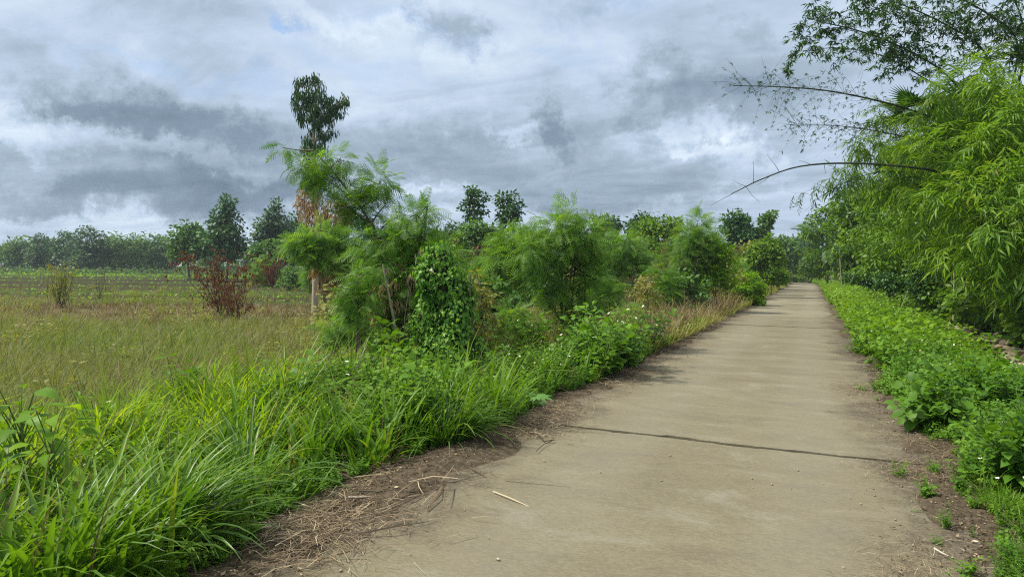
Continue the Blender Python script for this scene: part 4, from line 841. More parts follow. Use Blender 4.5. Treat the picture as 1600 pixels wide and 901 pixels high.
# scrub along the field edge
mb = MB(); xy = wedge(620, 95, 120, -2.0, .2, 1); C = on_ground(xy, .3); leafy(mb, C, .8, 16, DIA, .45, **BR)
tag(mb.build('field_scrub', 'fartree'), 'low scrub at the foot of the far tree line', 'scrub', kind='stuff')

# low scrub bushes, copied from a few kinds
def bush_proto(name, label, grp, mt, tpl, size, lob, nc, rc, nl, kw):
    return plant(name, label, 'shrub', glob(lob), (0, 0, 0), [('crown', mt, nc, rc, nl, tpl, size, kw, None)], trunk_r=.025, stems=3, twigs=36, group=grp, stem_name='stem')
lb1 = [(0, 0, 1.5, .5, .35), (-.5, .1, 1.1, .5, .4), (.5, -.1, 1.0, .55, .4), (0, .1, .6, .8, .45)]
lb2 = [(0, 0, 2.2, .35, .35), (.35, 0, 1.7, .45, .4), (-.4, 0, 1.5, .45, .4), (0, .1, 1.0, .6, .5), (.2, 0, .5, .7, .4)]
G1 = 'low scrub bushes scattered behind the roadside bushes'; L1_ = 'low scrubby green bush scattered in the rough land left of the road'
kinds = [bush_proto('scrub_bush', L1_, G1, 'feather', BIP, .42, lb2, 90, .22, 8, FE), bush_proto('scrub_bush', L1_, G1, 'fartree', DIA, .16, lb1, 100, .24, 22, BR), bush_proto('scrub_bush', L1_, G1, 'featherlight', BIP, .4, lb1, 80, .22, 8, FE), bush_proto('scrub_bush', L1_, G1, 'olivegrass', DIA, .14, lb2, 80, .22, 14, BR)]
sp_ = [(760, 24, 1.0), (835, 30, 1.3), (785, 33, 1.0), (905, 34, 1.2), (938, 30, 1.2), (960, 44, 1.7), (1000, 38, 1.4), (1025, 30, .9), (1060, 40, 1.5), (1085, 33, 1.1), (1130, 42, 1.5), (1145, 52, 1.8), (1100, 56, 2.0), (1010, 56, 2.0), (915, 58, 2.2), (700, 38, 1.4), (670, 52, 1.8), (620, 44, 1.6), (575, 36, 1.3), (545, 52, 1.6), (500, 44, 1.3), (455, 50, 1.2), (415, 58, 1.3), (1178, 56, 1.7), (1196, 66, 1.6), (1210, 78, 1.8), (1160, 41, 1.0), (1224, 98, 2.2), (590, 20, .8), (720, 17, .8), (735, 28, 1.1), (1010, 21, .75), (940, 19, .65), (1062, 25, 1.0), (985, 17.5, .5), (1128, 31, 1.0), (1090, 27, .8), (765, 14.5, .8), (800, 13.5, .55), (745, 12.5, .6), (1035, 24, .9), (1140, 36, 1.2), (560, 13.5, .7), (530, 15, .7), (655, 14.5, 1.0), (585, 16, .9)]
for i, (px, d, s_) in enumerate(sp_):
    p_ = foot(px, d); k_ = i % 4
    if i < 4: o = kinds[i]; o.location = tuple(p_); o.scale = (s_, s_, s_)
    else: copy_thing(kinds[k_], tuple(p_), rng.random()*6, (s_*(1+.3*rng.random()), s_*(1+.3*rng.random()), s_*(.8+.4*rng.random())), L1_, G1)
G2 = 'undergrowth bushes along the foot of the thicket'; L2_ = 'dense leafy undergrowth bush at the foot of the right thicket'
kinds = [bush_proto('undergrowth_shrub', L2_, G2, 'understory', OVN, .13, lb1, 130, .22, 20, BR), bush_proto('undergrowth_shrub', L2_, G2, 'thicket', DIA, .13, lb2, 130, .24, 24, BR), bush_proto('undergrowth_shrub', L2_, G2, 'thicket', OVN, .12, lb1, 120, .24, 20, BR), bush_proto('undergrowth_shrub', L2_, G2, 'understory', DIA, .13, lb2, 140, .24, 22, BR)]
for i in range(44):
    y_ = 15.5*(112/15.5)**(i/43); x_ = 4.9+.5*rng.random()+(1.2 if i % 3 == 0 else 0)+(0.5 if y_ < 24 else 0); s_ = .85+.5*rng.random()+y_*.006
    if i % 3 == 0: s_ *= 1.5
    p_ = (x_+float(road_off(y_)), y_, float(gz(x_, y_))-.1)
    if i < 4: o = kinds[i]; o.location = p_; o.scale = (s_, s_, s_)
    else: copy_thing(kinds[rng.integers(0, 4)], p_, rng.random()*6, (s_*1.15, s_*1.15, s_), L2_, G2)
for x_, y_, s_, k_ in ((5.0, 17.2, 1.15, 1), (4.9, 18.6, 1.0, 2), (5.1, 20.0, 1.2, 1), (4.9, 21.4, 1.05, 2), (5.0, 22.8, 1.3, 1), (4.8, 24.4, 1.0, 2), (4.7, 26.2, 1.1, 1), (4.6, 28.2, 1.1, 2), (4.6, 30.5, 1.2, 1), (5.5, 18.0, 1.5, 1), (5.6, 21.0, 1.6, 1), (5.4, 25.0, 1.6, 1), (5.2, 29.0, 1.6, 1), (4.55, 19.5, .5, 2), (4.5, 23.5, .55, 2), (4.6, 16.2, .55, 2), (4.7, 34.0, 1.3, 1), (4.8, 38.0, 1.4, 1)):
    copy_thing(kinds[k_], (x_, y_, float(gz(x_, y_))-.08), rng.random()*6, (s_*1.1, s_*1.1, s_), L2_, G2)
for i, (x_, y_, s_, lab) in enumerate(((-2.2, 121, 2.4, 'bush closing the far end of the road, left one of three'), (-.4, 123, 2.0, 'bush closing the far end of the road, middle one of three'), (1.4, 121, 2.6, 'bush closing the far end of the road, right one of three'))):
    o = copy_thing(kinds[1+i % 2], (x_+float(road_off(y_)), y_, -.1), i*2.0, (s_, s_, s_*.75), lab, None); del o['group']

# ------------------------------------------------------------------ right side thicket
def thicket(label, px, d, lb, mt, nc, rc, nl, tpl, s, tr=.05, bark='darkbark', stems=4, name='thicket_tree', kw=BR, tw=60, stem='trunk', cat='tree', extra=[]):
    return plant(name, label, cat, LP(lb, d), foot(px, d), [('crown', mt, nc, rc, nl, tpl, s, kw, None)]+extra, trunk_r=tr, bark=bark, stems=stems, twigs=tw, stem_name=stem)
BK = dict(droop=.7, up=.7, out=.8, jit=.4)
thicket('fine leaved bamboo like mass arching beside the far road', 1290, 62, [(1290, 338, 24, 14), (1272, 358, 20, 14), (1312, 330, 24, 14), (1300, 368, 24, 18), (1280, 395, 22, 18), (1305, 405, 26, 18), (1285, 420, 22, 12)], 'thicket', 190, .6, 22, DIA, .3, stems=3)
thicket('rounded thicket tree with dark palm fronds at its left', 1335, 45, [(1320, 318, 24, 16), (1350, 305, 28, 18), (1345, 335, 28, 18), (1315, 360, 24, 20), (1345, 365, 30, 22), (1325, 395, 28, 20), (1355, 400, 28, 22), (1330, 425, 26, 12)], 'thicket', 260, .5, 24, DIA, .25, stems=4)
thicket('dense leafy tree in the middle of the right thicket', 1395, 33, [(1375, 305, 32, 24), (1405, 280, 30, 26), (1395, 330, 30, 24), (1385, 365, 36, 26), (1420, 370, 34, 26), (1390, 405, 36, 22), (1425, 410, 34, 22), (1365, 420, 24, 14)], 'thicket', 330, .42, 22, DIA, .2, stems=5)
thicket('shaded tree with small dark leaves behind the nearest bamboo', 1470, 27, [(1450, 290, 34, 30), (1485, 310, 40, 34), (1460, 350, 40, 30), (1500, 370, 44, 34), (1450, 395, 36, 26), (1490, 420, 40, 24)], 'understory', 360, .4, 24, DIA, .18, stems=5)
thicket('tall dark tree closing the right edge of the picture', 1590, 29, [(1560, 200, 60, 50), (1620, 240, 60, 50), (1530, 270, 50, 40), (1590, 320, 60, 50), (1550, 380, 50, 40), (1620, 400, 60, 44), (1660, 300, 60, 60), (1520, 210, 40, 40)], 'understory', 520, .55, 26, DIA, .24, tr=.12, stems=3)
# undergrowth shrubs at the foot
under = [(1400, 30, [(1395, 440, 28, 12), (1420, 445, 26, 12)], 'low leafy bush at the foot of the thicket middle'),
         (1475, 24, [(1465, 430, 34, 20), (1490, 445, 34, 18), (1450, 452, 24, 14)], 'dark glossy undergrowth bush behind the tuft of grass on the bank'),
         (1540, 21, [(1530, 430, 36, 24), (1560, 445, 40, 24), (1520, 465, 30, 18), (1555, 478, 34, 14)], 'dark undergrowth bush above the stone heap'),
         (1600, 19, [(1590, 420, 40, 30), (1625, 440, 40, 34), (1590, 470, 36, 24), (1630, 490, 40, 24)], 'undergrowth bush at the right edge above the stone heap'),
         (1352, 38, [(1345, 432, 20, 10), (1362, 434, 20, 10)], 'small dark bush at the foot of the rounded thicket tree')]
for px, d, lb, lab in under:
    thicket(lab, px, d, lb, 'understory', 100, .32, 22, OVN, .12, tr=.02, stems=3, name='undergrowth_shrub', cat='shrub', tw=30, stem='stem')
# bamboo clumps with arching culms
def culm_path(pts): return curve([W(*p_) for p_ in pts], 26)
def spray_on(mb, P, n, size, tps, u0=.1, u1=1.0, side=.5, m=0, dn=.35):
    k = rng.uniform(u0, u1, n)*(len(P)-1); i = np.clip(k.astype(int), 0, len(P)-2); f_ = (k-i)[:, None]; O = P[i]*(1-f_)+P[i+1]*f_; T = unit(P[i+1]-P[i])
    O = O+rng.normal(0, side*.18, (n, 3)); Y = T*.5+rv(n)*.75+np.array([0, 0, -dn]); X, Y, Z = frame(Y, np.array([0, 0, 1.0])+.3*rv(n)); w = rng.integers(0, len(tps), n); S = size*(.6+.8*rng.random(n))
    for j, t_ in enumerate(tps): q = w == j; mb.stamp(t_, O[q], X[q], Y[q], Z[q], S[q], m=m)
def twiglets(mb, P, n, ln, u0=.1, u1=1, r=.004, curl=.2):
    ends = []
    for _ in range(n):
        k = int(rng.uniform(u0, u1)*(len(P)-1)); T = unit(P[min(k+1, len(P)-1)]-P[max(k-1, 0)]); d_ = unit(T*.7+rv(1)[0]*.7+np.array([0, 0, .1])); l = ln*(.4+rng.random())
        a = P[k]; m_ = a+d_*l*.5+rng.normal(0, .03*l, 3); e_ = a+d_*l+np.array([0, 0, -curl*l])*rng.random(); tube(mb, [a, m_, e_], [r, r*.7, r*.35], 3); ends.append(np.array([a, m_, e_]))
    return ends
base1 = foot(1545, 20.5); base1[2] -= .05
clump = thing('bamboo_clump', 'big yellow green bamboo clump at the right edge, culms arching over the road', 'bamboo', tuple(base1))
# leafy body of the clump
body = LP([(1590, 120, 44, 34, -2), (1540, 130, 44, 34, 0), (1580, 185, 50, 36, -2), (1520, 180, 46, 34, 0), (1475, 190, 40, 30, 1), (1440, 215, 34, 28, 2), (1500, 230, 46, 34, 0), (1560, 245, 50, 36, -2), (1600, 300, 40, 34, -3), (1540, 300, 44, 30, -2.5), (1575, 345, 44, 30, -3), (1470, 260, 40, 26, 1), (1430, 265, 30, 24, 2), (1600, 400, 40, 28, -3), (1555, 400, 34, 24, -2.5), (1620, 220, 40, 60, -2), (1430, 240, 26, 26, 0), (1455, 180, 30, 24, 0), (1500, 140, 36, 24, -1), (1425, 290, 26, 22, 1), (1465, 320, 30, 24, -.5), (1505, 310, 36, 30, -2), (1390, 270, 20, 20, 2), (1530, 390, 30, 24, -2), (1480, 230, 34, 24, -1.5), (1570, 430, 34, 22, -1), (1610, 450, 30, 20, -2), (1500, 380, 30, 26, 0), (1450, 370, 30, 26, 1.5)], 16.5, .9)
C0, D0, _ = scatter_pts(body, 360, .25); k0 = 9; C = np.repeat(C0, k0, 0); D = unit(np.repeat(D0, k0, 0)*[1, 1, .6]+[0, 0, .1]); n = len(C); C = C+rng.normal(0, .16, (n, 3))*[1, 1, .6]
mb = MB(); Y = D*.8+np.array([0, 0, -.1])+.42*rv(n); X, Y, Z = frame(Y, np.array([0, 0, 1.0])+.5*D+.2*rv(n)); w = rng.integers(0, 3, n); rr = np.repeat(rng.random(len(C0))*.5, k0)+.25*rng.random(n)
for j in range(3): q = w == j; mb.stamp(BSP[j], C[q], X[q], Y[q], Z[q], .34+.26*rng.random(q.sum()), r=rr[q])
mb.build('foliage', 'bamboo', clump, base1)
mid_b = LP([(1400, 290, 34, 26, 6), (1375, 330, 34, 26, 8), (1440, 330, 40, 30, 5), (1410, 370, 40, 28, 6), (1350, 375, 30, 26, 9), (1500, 360, 30, 26, 3), (1480, 300, 30, 30, 3), (1400, 245, 26, 24, 6), (1380, 400, 30, 20, 8)], 16.5, .9)
base2 = np.array([5.1, 27.5, .2]); cl2 = thing('bamboo_clump', 'darker green bamboo clump behind the big one, halfway along the thicket', 'bamboo', tuple(base2))
C0, D0, _ = scatter_pts(mid_b, 230, .3); mb = MB(); leafy(mb, C0, .36, 26, [lance(.2, .2), DIA], .15, D=D0, **BR)
mb.build('foliage', 'thicket', cl2, base2)
for i in range(7):
    t_ = W(1360+20*i+rng.normal(0, 8), 250+rng.random()*80, 23+rng.normal(0, 1)); s0 = base2+[rng.normal(0, .4), rng.normal(0, .4), 0]; mb = MB(); tube(mb, curve([s0, s0*.6+t_*.4+[.3, 0, .8], t_], 10), np.linspace(.035, .012, 11) if False else .025, 6); mb.build('culm', 'culm', cl2, base2, smooth=True)
bs = lambda: (1545+rng.normal(0, 12), 395, 20.5+rng.normal(0, .3))
culms = [  # points from inside the clump to the tip; radius, leaves, kind
 ([(1530, 300, 18), (1490, 275, 15.5), (1430, 262, 15), (1330, 255, 14.8), (1250, 260, 14.6), (1190, 280, 14.4), (1143, 303, 14.2)], .034, 'bare'),
 ([(1540, 240, 18), (1480, 195, 17), (1400, 165, 16.6), (1300, 143, 16.2), (1220, 136, 16), (1145, 134, 15.8)], .030, 'fine'),
 ([(1540, 200, 18), (1480, 118, 17), (1400, 70, 16.5), (1340, 48, 16), (1290, 36, 15.8), (1262, 28, 15.6)], .026, 'leafy'),
 ([(1560, 180, 18), (1540, 85, 17), (1480, 40, 16.5), (1400, 4, 16), (1340, -10, 15.8)], .028, 'leafy'),
 ([(1570, 180, 18), (1590, 70, 16.5), (1540, 20, 16), (1460, -20, 15.5), (1380, -40, 15)], .028, 'leafy'),
 ([(1540, 230, 18), (1500, 160, 17.5), (1440, 120, 17.2), (1380, 88, 17), (1310, 75, 16.6), (1262, 80, 16.3)], .022, 'leafy'),
 ([(1530, 260, 18.5), (1440, 222, 18), (1370, 205, 17.6), (1300, 196, 17.2), (1235, 196, 17)], .018, 'fine'),
 ([(1580, 200, 18), (1600, 60, 17), (1570, -20, 16.5), (1500, -60, 16)], .03, 'leafy'),
 ([(1500, 300, 19), (1440, 275, 18), (1380, 268, 17), (1320, 285, 16), (1275, 312, 15.5)], .016, 'hang'),
 ([(1340, 50, 16.1), (1300, 44, 15.9), (1262, 62, 15.8), (1240, 85, 15.7), (1228, 118, 15.6)], .009, 'hang2'),
]
fol = MB(); fine = MB()
for pts, r_, kd in culms:
    mb = MB(); P = culm_path(pts)
    if kd != 'hang2':
        b_ = base1+[rng.normal(0, .35), rng.normal(0, .35), 0]; st = curve([b_, b_*.45+P[0]*.55+[.25, .25, 0], P[0]], 8); full = np.vstack([st[:-1], P])
    else: full = P
    tube(mb, full, np.linspace(r_*1.25, r_*.28, len(full)), 6); mb.build('culm', 'darkculm', clump, base1, smooth=True)
    if kd == 'bare':
        
        for _ in range(9): tw = MB(); twiglets(tw, P, 1, .55, .55, 1.0, .007, 0); tw.build('side_twig', 'darkculm', clump, base1)
        mb2 = MB(); spray_on(mb2, P, 26, .15, BUR, .15, .48, dn=.6); mb2.build('foliage', 'bamboodark', clump, base1)
    elif kd == 'fine':
        e_ = twiglets(fine, P, 150, .75, .2, 1.0, .0042, .25)
        for q in e_:
            spray_on(fol, q, 2, .07, BUR, .3, 1, .1, dn=.2)
    elif kd == 'leafy':
        e_ = twiglets(fine, P, 46, .85, .25, 1.0, .0045, .4)
        for q in e_: spray_on(fol, q, 5, .15, BUR, .3, 1, .3, dn=.3)
    elif kd == 'hang':
        e_ = twiglets(fine, P, 22, .5, .3, 1, .004, .6)
        for q in e_: spray_on(fol, q, 3, .3, BSP, .3, 1, .3, dn=.9)
    else:
        spray_on(fol, P, 70, .14, BUR, .1, 1, .2, dn=.6)
# loose sparse foliage of the upper right corner, on its own twigs
cl = LP([(1560, 30, 60, 34), (1490, 40, 50, 30), (1420, 30, 46, 24), (1360, 20, 36, 18), (1600, 80, 40, 30), (1430, 85, 40, 22), (1370, 70, 36, 18)], 16.3, .9)
C, D, _ = scatter_pts(cl, 210, .6); n = len(C)
for c_, d_ in zip(C, D): q = np.array([c_, c_+d_*.2+[0, 0, -.05], c_+d_*.4+[0, 0, -.2]]); tube(fine, q, [.004, .003, .002], 3)
Y = D*.4+np.array([0, 0, -.6])+.5*rv(n); X, Y, Z = frame(Y, np.array([0, 0, 1.0])+.3*rv(n)); w = rng.integers(0, 3, n)
for rp in range(2):
    for j in range(3): q = w == j; fol.stamp(BUR[j], C[q]+rng.normal(0, .13, (q.sum(), 3)), X[q], Y[q], Z[q], .17)
fol.build('upper_foliage', 'bamboodark', clump, base1); tag(fine.build('twig_tangle', 'darkculm', clump, base1), kind='stuff')
# hanging leafy branches left of the body, paler
mb = MB(); cl = LP([(1350, 225, 24, 18, 1), (1335, 262, 22, 12, 0), (1310, 285, 20, 12, 0), (1360, 290, 26, 18, 2), (1390, 230, 22, 24, 2), (1340, 240, 14, 10, 1), (1380, 180, 22, 20, 2)], 17, .8); C, D, _ = scatter_pts(cl, 300, .6); n = len(C)
Y = D*.7+np.array([0, 0, -.35])+.4*rv(n); X, Y, Z = frame(Y, np.array([0, 0, 1.0])+.3*rv(n)); w = rng.integers(0, 3, n)
for j in range(3): q = w == j; mb.stamp(BSP[j], C[q], X[q], Y[q], Z[q], .42)
mb.build('drooping_foliage', 'thicket', clump, base1)
# fan palm and feather palm in the thicket
def fan_palm(label, px, py, d, n, s, mt, tp, bx, by):
    b = np.array([bx, by, .1]); root = thing('palm_tree', label, 'palm', tuple(b)); top = W(px, py, d); mb = MB(); tube(mb, curve([b, (b+top)/2+[.1, 0, 0], top], 10), .06, 8); mb.build('trunk', 'darkbark', root, b, smooth=True)
    for i in range(n):
        a = 2*PI*i/n+rng.normal(0, .15); e_ = rng.uniform(-.5, .9); Y = np.array([[math.cos(a)*math.cos(e_), math.sin(a)*math.cos(e_), math.sin(e_)]]); X, Y2, Z = frame(Y, np.array([[0, 0, 1.0]])+.3*rv(1))
        mb = MB(); q = top+Y2[0]*s*.7; tube(mb, [top, q], [.012, .008], 4); mb.stamp(tp, q[None], X, Y2, Z, s); mb.build('frond', mt, root, b)
FAN = (lambda: (lambda mb: mb.arrays())((lambda mb: ([mb.stamp(lance(.055, .1), np.zeros((1, 3)), *frame(np.array([[math.sin(a), math.cos(a), 0]]), np.array([[0, 0, 1.0]])), 1.0) for a in np.linspace(-1.9, 1.9, 19)], mb)[1])(MB())))()
FTH = (lambda mb: ([mb.stamp(lance(.05, .2), np.array([[0, u, .3*u-.5*u*u]]), *frame(np.array([[s_*.8, .5, -.2]]), np.array([[0, 0, 1.0]])), .38*(1-.5*abs(u-.5))) for u in np.linspace(.15, 1, 16) for s_ in (-1, 1)], mb)[1])(MB()).arrays()
fan_palm('fan palm with spiky dark fronds poking out of the bamboo top', 1432, 175, 19, 14, .62, 'understory', FAN, 5.3, 25)
fan_palm('dark palm with arching fronds low beside the far road', 1292, 382, 46, 12, 1.4, 'understory', FTH, 5.0, 59)
# leaning dead stems in the thicket
for px0, py0, px1, py1, d, r_, lab in ((1452, 380, 1418, 455, 27, .03, 'pale leaning dead pole in the thicket, lowest end to the left'), (1430, 330, 1442, 440, 27, .02, 'thin upright grey pole left of the dark undergrowth'),
        (1488, 350, 1492, 410, 20, .03, 'short pale vertical dead stem among dark leaves'), (1312, 392, 1320, 432, 44, .045, 'slim pale trunk leaning beside the palm'), (1500, 420, 1530, 470, 19, .02, 'pale dead cane lying against the undergrowth above the stones'),
        (1436, 415, 1400, 447, 28, .025, 'thin dead cane lying aslant in the shade of the thicket middle')):
    a, b_ = W(px1, py1, d), W(px0, py0, d+.3); mb = MB(); a[2] = float(gz(a[0], a[1]))-.05; tube(mb, curve([a, (a+b_)/2+rng.normal(0, .04, 3), b_], 8), r_*.7, 6)
    o = mb.build('dead_pole', 'palebark', None, tuple(a), smooth=True); tag(o, lab, 'pole')
# dead cane leaning in the middle bush and grass tuft on the bank
a, b_ = W(628, 575, 10.8), W(598, 412, 10.6); a[2] = -.1; mb = MB(); tube(mb, [a, (a+b_)/2+[.02, 0, .03], b_], [.022, .018, .012], 6); tag(mb.build('dead_cane', 'palebark', None, tuple(a), smooth=True), 'pale dead cane leaning inside the bushy feathery tree', 'dead stem')

# ------------------------------------------------------------------ single plants near the camera
def tussock(label, px, d, n, L0, L1, w, spread=.12, mt='tussock', lean=.1, leanr=.8, curv=1.3, group=None, azc=None):
    b = foot(px, d, 0); mb = MB(); a = rng.random(n)*2*PI; O = np.repeat(b[None], n, 0)+np.stack([np.cos(a), np.sin(a), 0*a], -1)*(spread*rng.random(n)**.6)[:, None]; O[:, 2] -= .02
    az = a+rng.normal(0, .4, n)
    if azc is not None: az = np.where(rng.random(n) < .6, azc+rng.normal(0, .6, n), az)
    blades(mb, O, az, lean+leanr*rng.random(n), L0+(L1-L0)*rng.random(n), w*(.7+.6*rng.random(n)), curv*(.5+rng.random(n)), 8, True)
    return tag(mb.build('grass_tussock', mt, None, tuple(b)), label, 'grass', group)
ur = math.atan2(Rh[1], Rh[0])
tussock('wide grass tussock spilling its blades onto the road edge', 705, 6.3, 170, .45, .85, .016, azc=ur)
tussock('dark green tussock of broad blades at the bottom left corner', 95, 3.35, 90, .5, .95, .024)
tussock('broad bladed tussock in the lower left, blades fanning right', 255, 3.9, 120, .55, 1.0, .024, azc=ur)
tussock('upright tussock with long arching blades above the litter patch', 385, 4.9, 110, .5, .95, .020)
tussock('tall arching tussock below the open brown patch', 455, 7.6, 140, .6, 1.05, .017)
tussock('bushy tussock left of the creeper mound', 600, 8.9, 150, .5, 1.0, .016)
tussock('yellowish tussock growing tall in the middle of the left verge', 190, 5.6, 90, .6, .95, .017, mt='yellowleaf', leanr=.5)
tussock('yellow green tussock right of the creeper mound', 772, 12, 150, .6, 1.0, .018, mt='olivegrass', leanr=.5, curv=.9)
tussock('tall cane like tussock between the creeper mound and the feathery tree', 640, 10.4, 120, .7, 1.25, .022, mt='olivegrass', leanr=.5, curv=1.0)
tussock('grass tussock standing in the weeds at the left picture edge', 20, 4.4, 90, .6, 1.0, .02)
tussock('high mounded tussock behind the near grass, left of the leafy weeds', 445, 8.4, 190, .7, 1.25, .020, spread=.22)
tussock('tall tussock close behind the high mounded one', 500, 9.6, 150, .65, 1.15, .018, spread=.2, mt='lushyellow')
tussock('tall loose tussock at the border of lush grass and dry field', 320, 7.6, 130, .6, 1.1, .018, spread=.2, mt='lushyellow')
tussock('tussock reaching up beside the small feathery bush with yellow tips', 548, 9.2, 130, .7, 1.2, .018, spread=.16)
tussock('grass tuft standing among the leafy weeds of the right verge', 1450, 9.5, 60, .4, .8, .012)
tussock('second grass tuft among the right verge weeds, further along the road', 1392, 14.5, 70, .5, .9, .014, mt='lushyellow')
tussock('thin grass tuft at the right picture edge above the pale lobed leaves', 1585, 9.5, 60, .5, .95, .012)
tussock('small fresh tussock at the corner of the litter patch', 430, 4.55, 50, .2, .42, .010, spread=.07)
tussock('light green grass tuft on the right bank beside the stones', 1487, 22, 110, .5, .95, .022, mt='yellowleaf')
tussock('bright green rosette like clump behind the roadside weeds', 965, 16.5, 110, .3, .6, .03, mt='yellowleaf', leanr=.9)
tussock('long bladed tussock at the near right verge', 1575, 6.0, 60, .25, .5, .012)
PAL = palmate(7)
def leaf_plant(name, label, px, py, d, tp, n, s, mt, h=.5, cat='plant', up=1.0):
    b = foot(px, d, 0); top = W(px, py, d); h = max(.2, top[2]-b[2]); root = thing(name, label, cat, tuple(b)); stm = MB(); tube(stm, curve([b, b+[.02, .01, h*.5], b+[0, 0, h*.85]], 6), .009, 5)
    lv = MB()
    for i in range(n):
        a = 2.4*i+rng.normal(0, .3); hh = h*(.55+.5*i/n); rad = s*(.5+.5*rng.random()); q = b+[math.cos(a)*rad, math.sin(a)*rad, hh]; tube(stm, [b+[0, 0, hh*.7], q], [.005, .003], 4)
        X, Y, Z = frame(np.array([[math.cos(a), math.sin(a), -.1]]), np.array([[0, 0, up]])+.3*rv(1)-.25*np.append(Fh, 0)); lv.stamp(tp, q[None], X, Y, Z, s*(.7+.5*rng.random()))
    stm.build('stem', 'stem', root, b); lv.build('leaves', mt, root, b); return root
leaf_plant('palmate_plant', 'plant with large pale papery lobed leaves above the roadside tussock', 668, 612, 7.6, PAL, 6, .26, 'castor')
leaf_plant('palmate_plant', 'single lobed leaf plant in the weeds right of the tussock', 828, 608, 8.2, PAL, 3, .16, 'castor')
leaf_plant('palmate_plant', 'low lobed leaf plant closest to the left road edge past the tussock', 835, 630, 7.7, PAL, 3, .14, 'castor')
leaf_plant('palmate_plant', 'dark star leaved plant left of the creeper mound foot', 607, 575, 8.8, PAL, 4, .2, 'vine')
leaf_plant('palmate_plant', 'pale round lobed leaf plant in the right bank weeds', 1478, 600, 9.2, PAL, 4, .2, 'castor')
leaf_plant('palmate_plant', 'small pale lobed leaf plant at the right picture edge', 1590, 622, 8.2, PAL, 4, .15, 'castor')
leaf_plant('broadleaf_plant', 'plant with big smooth oval leaves at the left picture edge', 30, 610, 4.4, ovate(.36, .25), 24, .15, 'weed')
leaf_plant('broadleaf_plant', 'yellow green oval leaved plant beside the left edge grass', 78, 640, 4.1, ovate(.34, .25), 16, .14, 'yellowleaf')
leaf_plant('palmate_plant', 'lobed leaf plant low in the right verge, nearest the bare soil', 1545, 700, 6.6, PAL, 4, .11, 'castor')
leaf_plant('palmate_plant', 'lobed leaf plant in the middle of the right verge, next to a grass tuft', 1430, 560, 11.5, PAL, 5, .17, 'castor')
leaf_plant('broadleaf_plant', 'small oval leaved plant at the litter patch edge', 305, 848, 3.75, ovate(.4, .2), 14, .06, 'weed')
# flower head cluster at the lower left corner
b = foot(8, 3.4, 0); root = thing('flowering_weed', 'cluster of creamy white flower heads in the bottom left corner', 'flower', tuple(b)); mb = MB()
for i in range(26):
    q = W(10+rng.normal(0, 12), 885+rng.normal(0, 14), 3.3+rng.normal(0, .05)); X, Y, Z = frame(rv(1), np.array([[0, 0, 1.0]])+.5*rv(1)-.5*np.append(Fh, 0)); fl = MB(); fl.stamp(FLW, q[None], X, Y, Z, .013); fl.build('flower_head', ['petal', 'stem', 'petal', 'eye'], root, b)
mb = MB()
for i in range(7):
    q = W(10+rng.normal(0, 12), 890+rng.normal(0, 10), 3.3); tube(mb, [b, (b+q)/2, q], .0025, 3)
mb.build('stems', 'stem', root, b)

# ------------------------------------------------------------------ stones, sticks
import bmesh
def rock_mesh(seed):
    r = random.Random(seed); bm = bmesh.new()
    for _ in range(16):
        v_ = Vector((r.gauss(0, 1), r.gauss(0, 1), r.gauss(0, 1))).normalized(); bm.verts.new((v_.x*.5*r.uniform(.8, 1), v_.y*.36*r.uniform(.8, 1), v_.z*.2*r.uniform(.8, 1)))
    res = bmesh.ops.convex_hull(bm, input=bm.verts[:]); bmesh.ops.delete(bm, geom=[v_ for v_ in bm.verts if not v_.link_faces], context='VERTS')
    bmesh.ops.bevel(bm, geom=bm.edges[:], offset=.02, segments=1, affect='EDGES')
    me = bpy.data.meshes.new('stone'); bm.to_mesh(me); bm.free(); me.materials.append(M_['stone']); return me
rocks = [rock_mesh(i) for i in range(6)]
for i in range(80):
    px = 1478+145*rng.random(); d = 21.5-7.5*(px-1478)/145+rng.normal(0, .5); p_ = W(px, 500, d); x_, y_ = p_[0]+rng.normal(0, .1), p_[1]; 
    y_ = 14+12*rng.random(); x_ = 3.45+(y_-14.5)*.055+.95*rng.random(); z_ = float(gz(x_, y_))+.08+.22*rng.random()
    o = bpy.data.objects.new('stone', rocks[i % 6]); col.objects.link(o); o.location = (x_, y_, z_); s_ = .32+.42*rng.random(); o.scale = (s_*1.2, s_, s_*.8); o.rotation_euler = (rng.normal(0, .25), -.35+rng.normal(0, .25), rng.random()*6)
    tag(o, 'flat pale brown stone in the rubble heap on the right bank', 'stone', 'stones of the rubble heap')
def stick(label, pts, r, mt='twig', d=None, name='stick'):
    P = []
    for px, py in pts:
        hz = 421+(px-800)*.0131; dd_ = H*FPX/(py-hz); q = W(px, py, dd_); q[2] = .012+r if XL < q[0] < XR else float(gz(q[0], q[1]))+.03; P.append(q)
    mb = MB(); P = curve(P, 10); tube(mb, P, np.linspace(r, r*.5, len(P)), 5); tag(mb.build(name, mt, None, tuple(P[0]), smooth=True), label, 'stick')
stick('short dark stick with a pale knot on the left road edge, far along', [(1070, 531), (1085, 530), (1102, 531)], .014, 'darkbark')
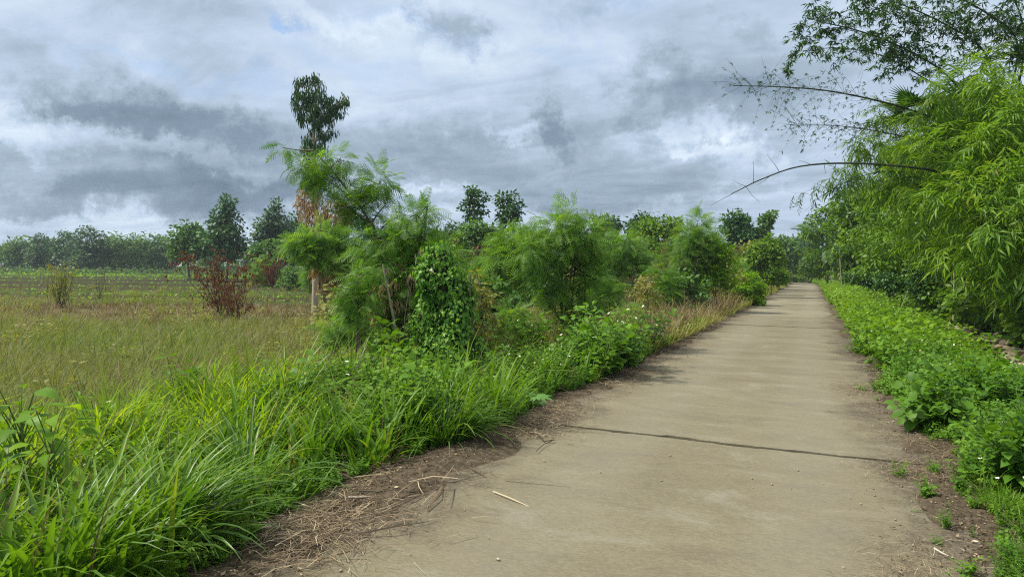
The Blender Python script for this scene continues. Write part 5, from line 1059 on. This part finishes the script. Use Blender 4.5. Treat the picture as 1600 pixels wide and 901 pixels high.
stick('long straight brown stalk lying on the litter patch', [(560, 775), (625, 772), (668, 771)], .007, 'twig')
stick('thin stalk crossing the long straight one on the litter patch', [(612, 797), (640, 785), (665, 772)], .006)
stick('curled dark root on the concrete left of the big joint', [(820, 678), (840, 682), (850, 692), (866, 690), (850, 697), (838, 708)], .006, 'darkbark')
stick('thick pale stalk in the straw at the bottom of the picture', [(452, 866), (480, 862), (502, 850)], .008, 'straw')
stick('pale flat husk on the litter patch', [(545, 783), (560, 784), (580, 783)], .012, 'palebark')
stick('white dry husk at the near right road edge', [(1460, 862), (1470, 868), (1482, 874)], .008, 'charstone')
stick('small twig on the concrete past the first joint', [(1000, 562), (1020, 566), (1040, 564)], .006, 'darkbark')
for px, py, s_, lab in ((777, 874, .035, 'small white pebble lying on the concrete in the foreground'), (1406, 895, .03, 'grey pebble at the lower right road edge'), (860, 838, .012, 'tiny dark pebble on the concrete near the litter')):
    hz = 421+(px-800)*.0131; q = W(px, py, H*FPX/(py-hz)); o = bpy.data.objects.new('pebble', rocks[1].copy()); o.data.materials[0] = M_['charstone']; col.objects.link(o); o.location = (q[0], q[1], .006); o.scale = (s_, s_, s_); tag(o, lab, 'stone')

# ------------------------------------------------------------------ damp air
m = newmat('haze'); pv = N('ShaderNodeVolumePrincipled'); pv.inputs['Color'].default_value = (.72, .84, .95, 1); pv.inputs['Density'].default_value = .00045; pv.inputs['Anisotropy'].default_value = .2
o_ = N('ShaderNodeOutputMaterial'); L(pv.outputs[0], o_.inputs[1]); M_['haze'] = m
hb = MB(); x0, x1, y0, y1, z0, z1 = -570, 390, -40, 570, -1.6, 16
hb.add([(x0, y0, z0), (x1, y0, z0), (x1, y1, z0), (x0, y1, z0), (x0, y0, z1), (x1, y0, z1), (x1, y1, z1), (x0, y1, z1)], [(0, 3, 2, 1), (4, 5, 6, 7), (0, 1, 5, 4), (1, 2, 6, 5), (2, 3, 7, 6), (3, 0, 4, 7)])
tag(hb.build('haze', 'haze'), kind='stuff')
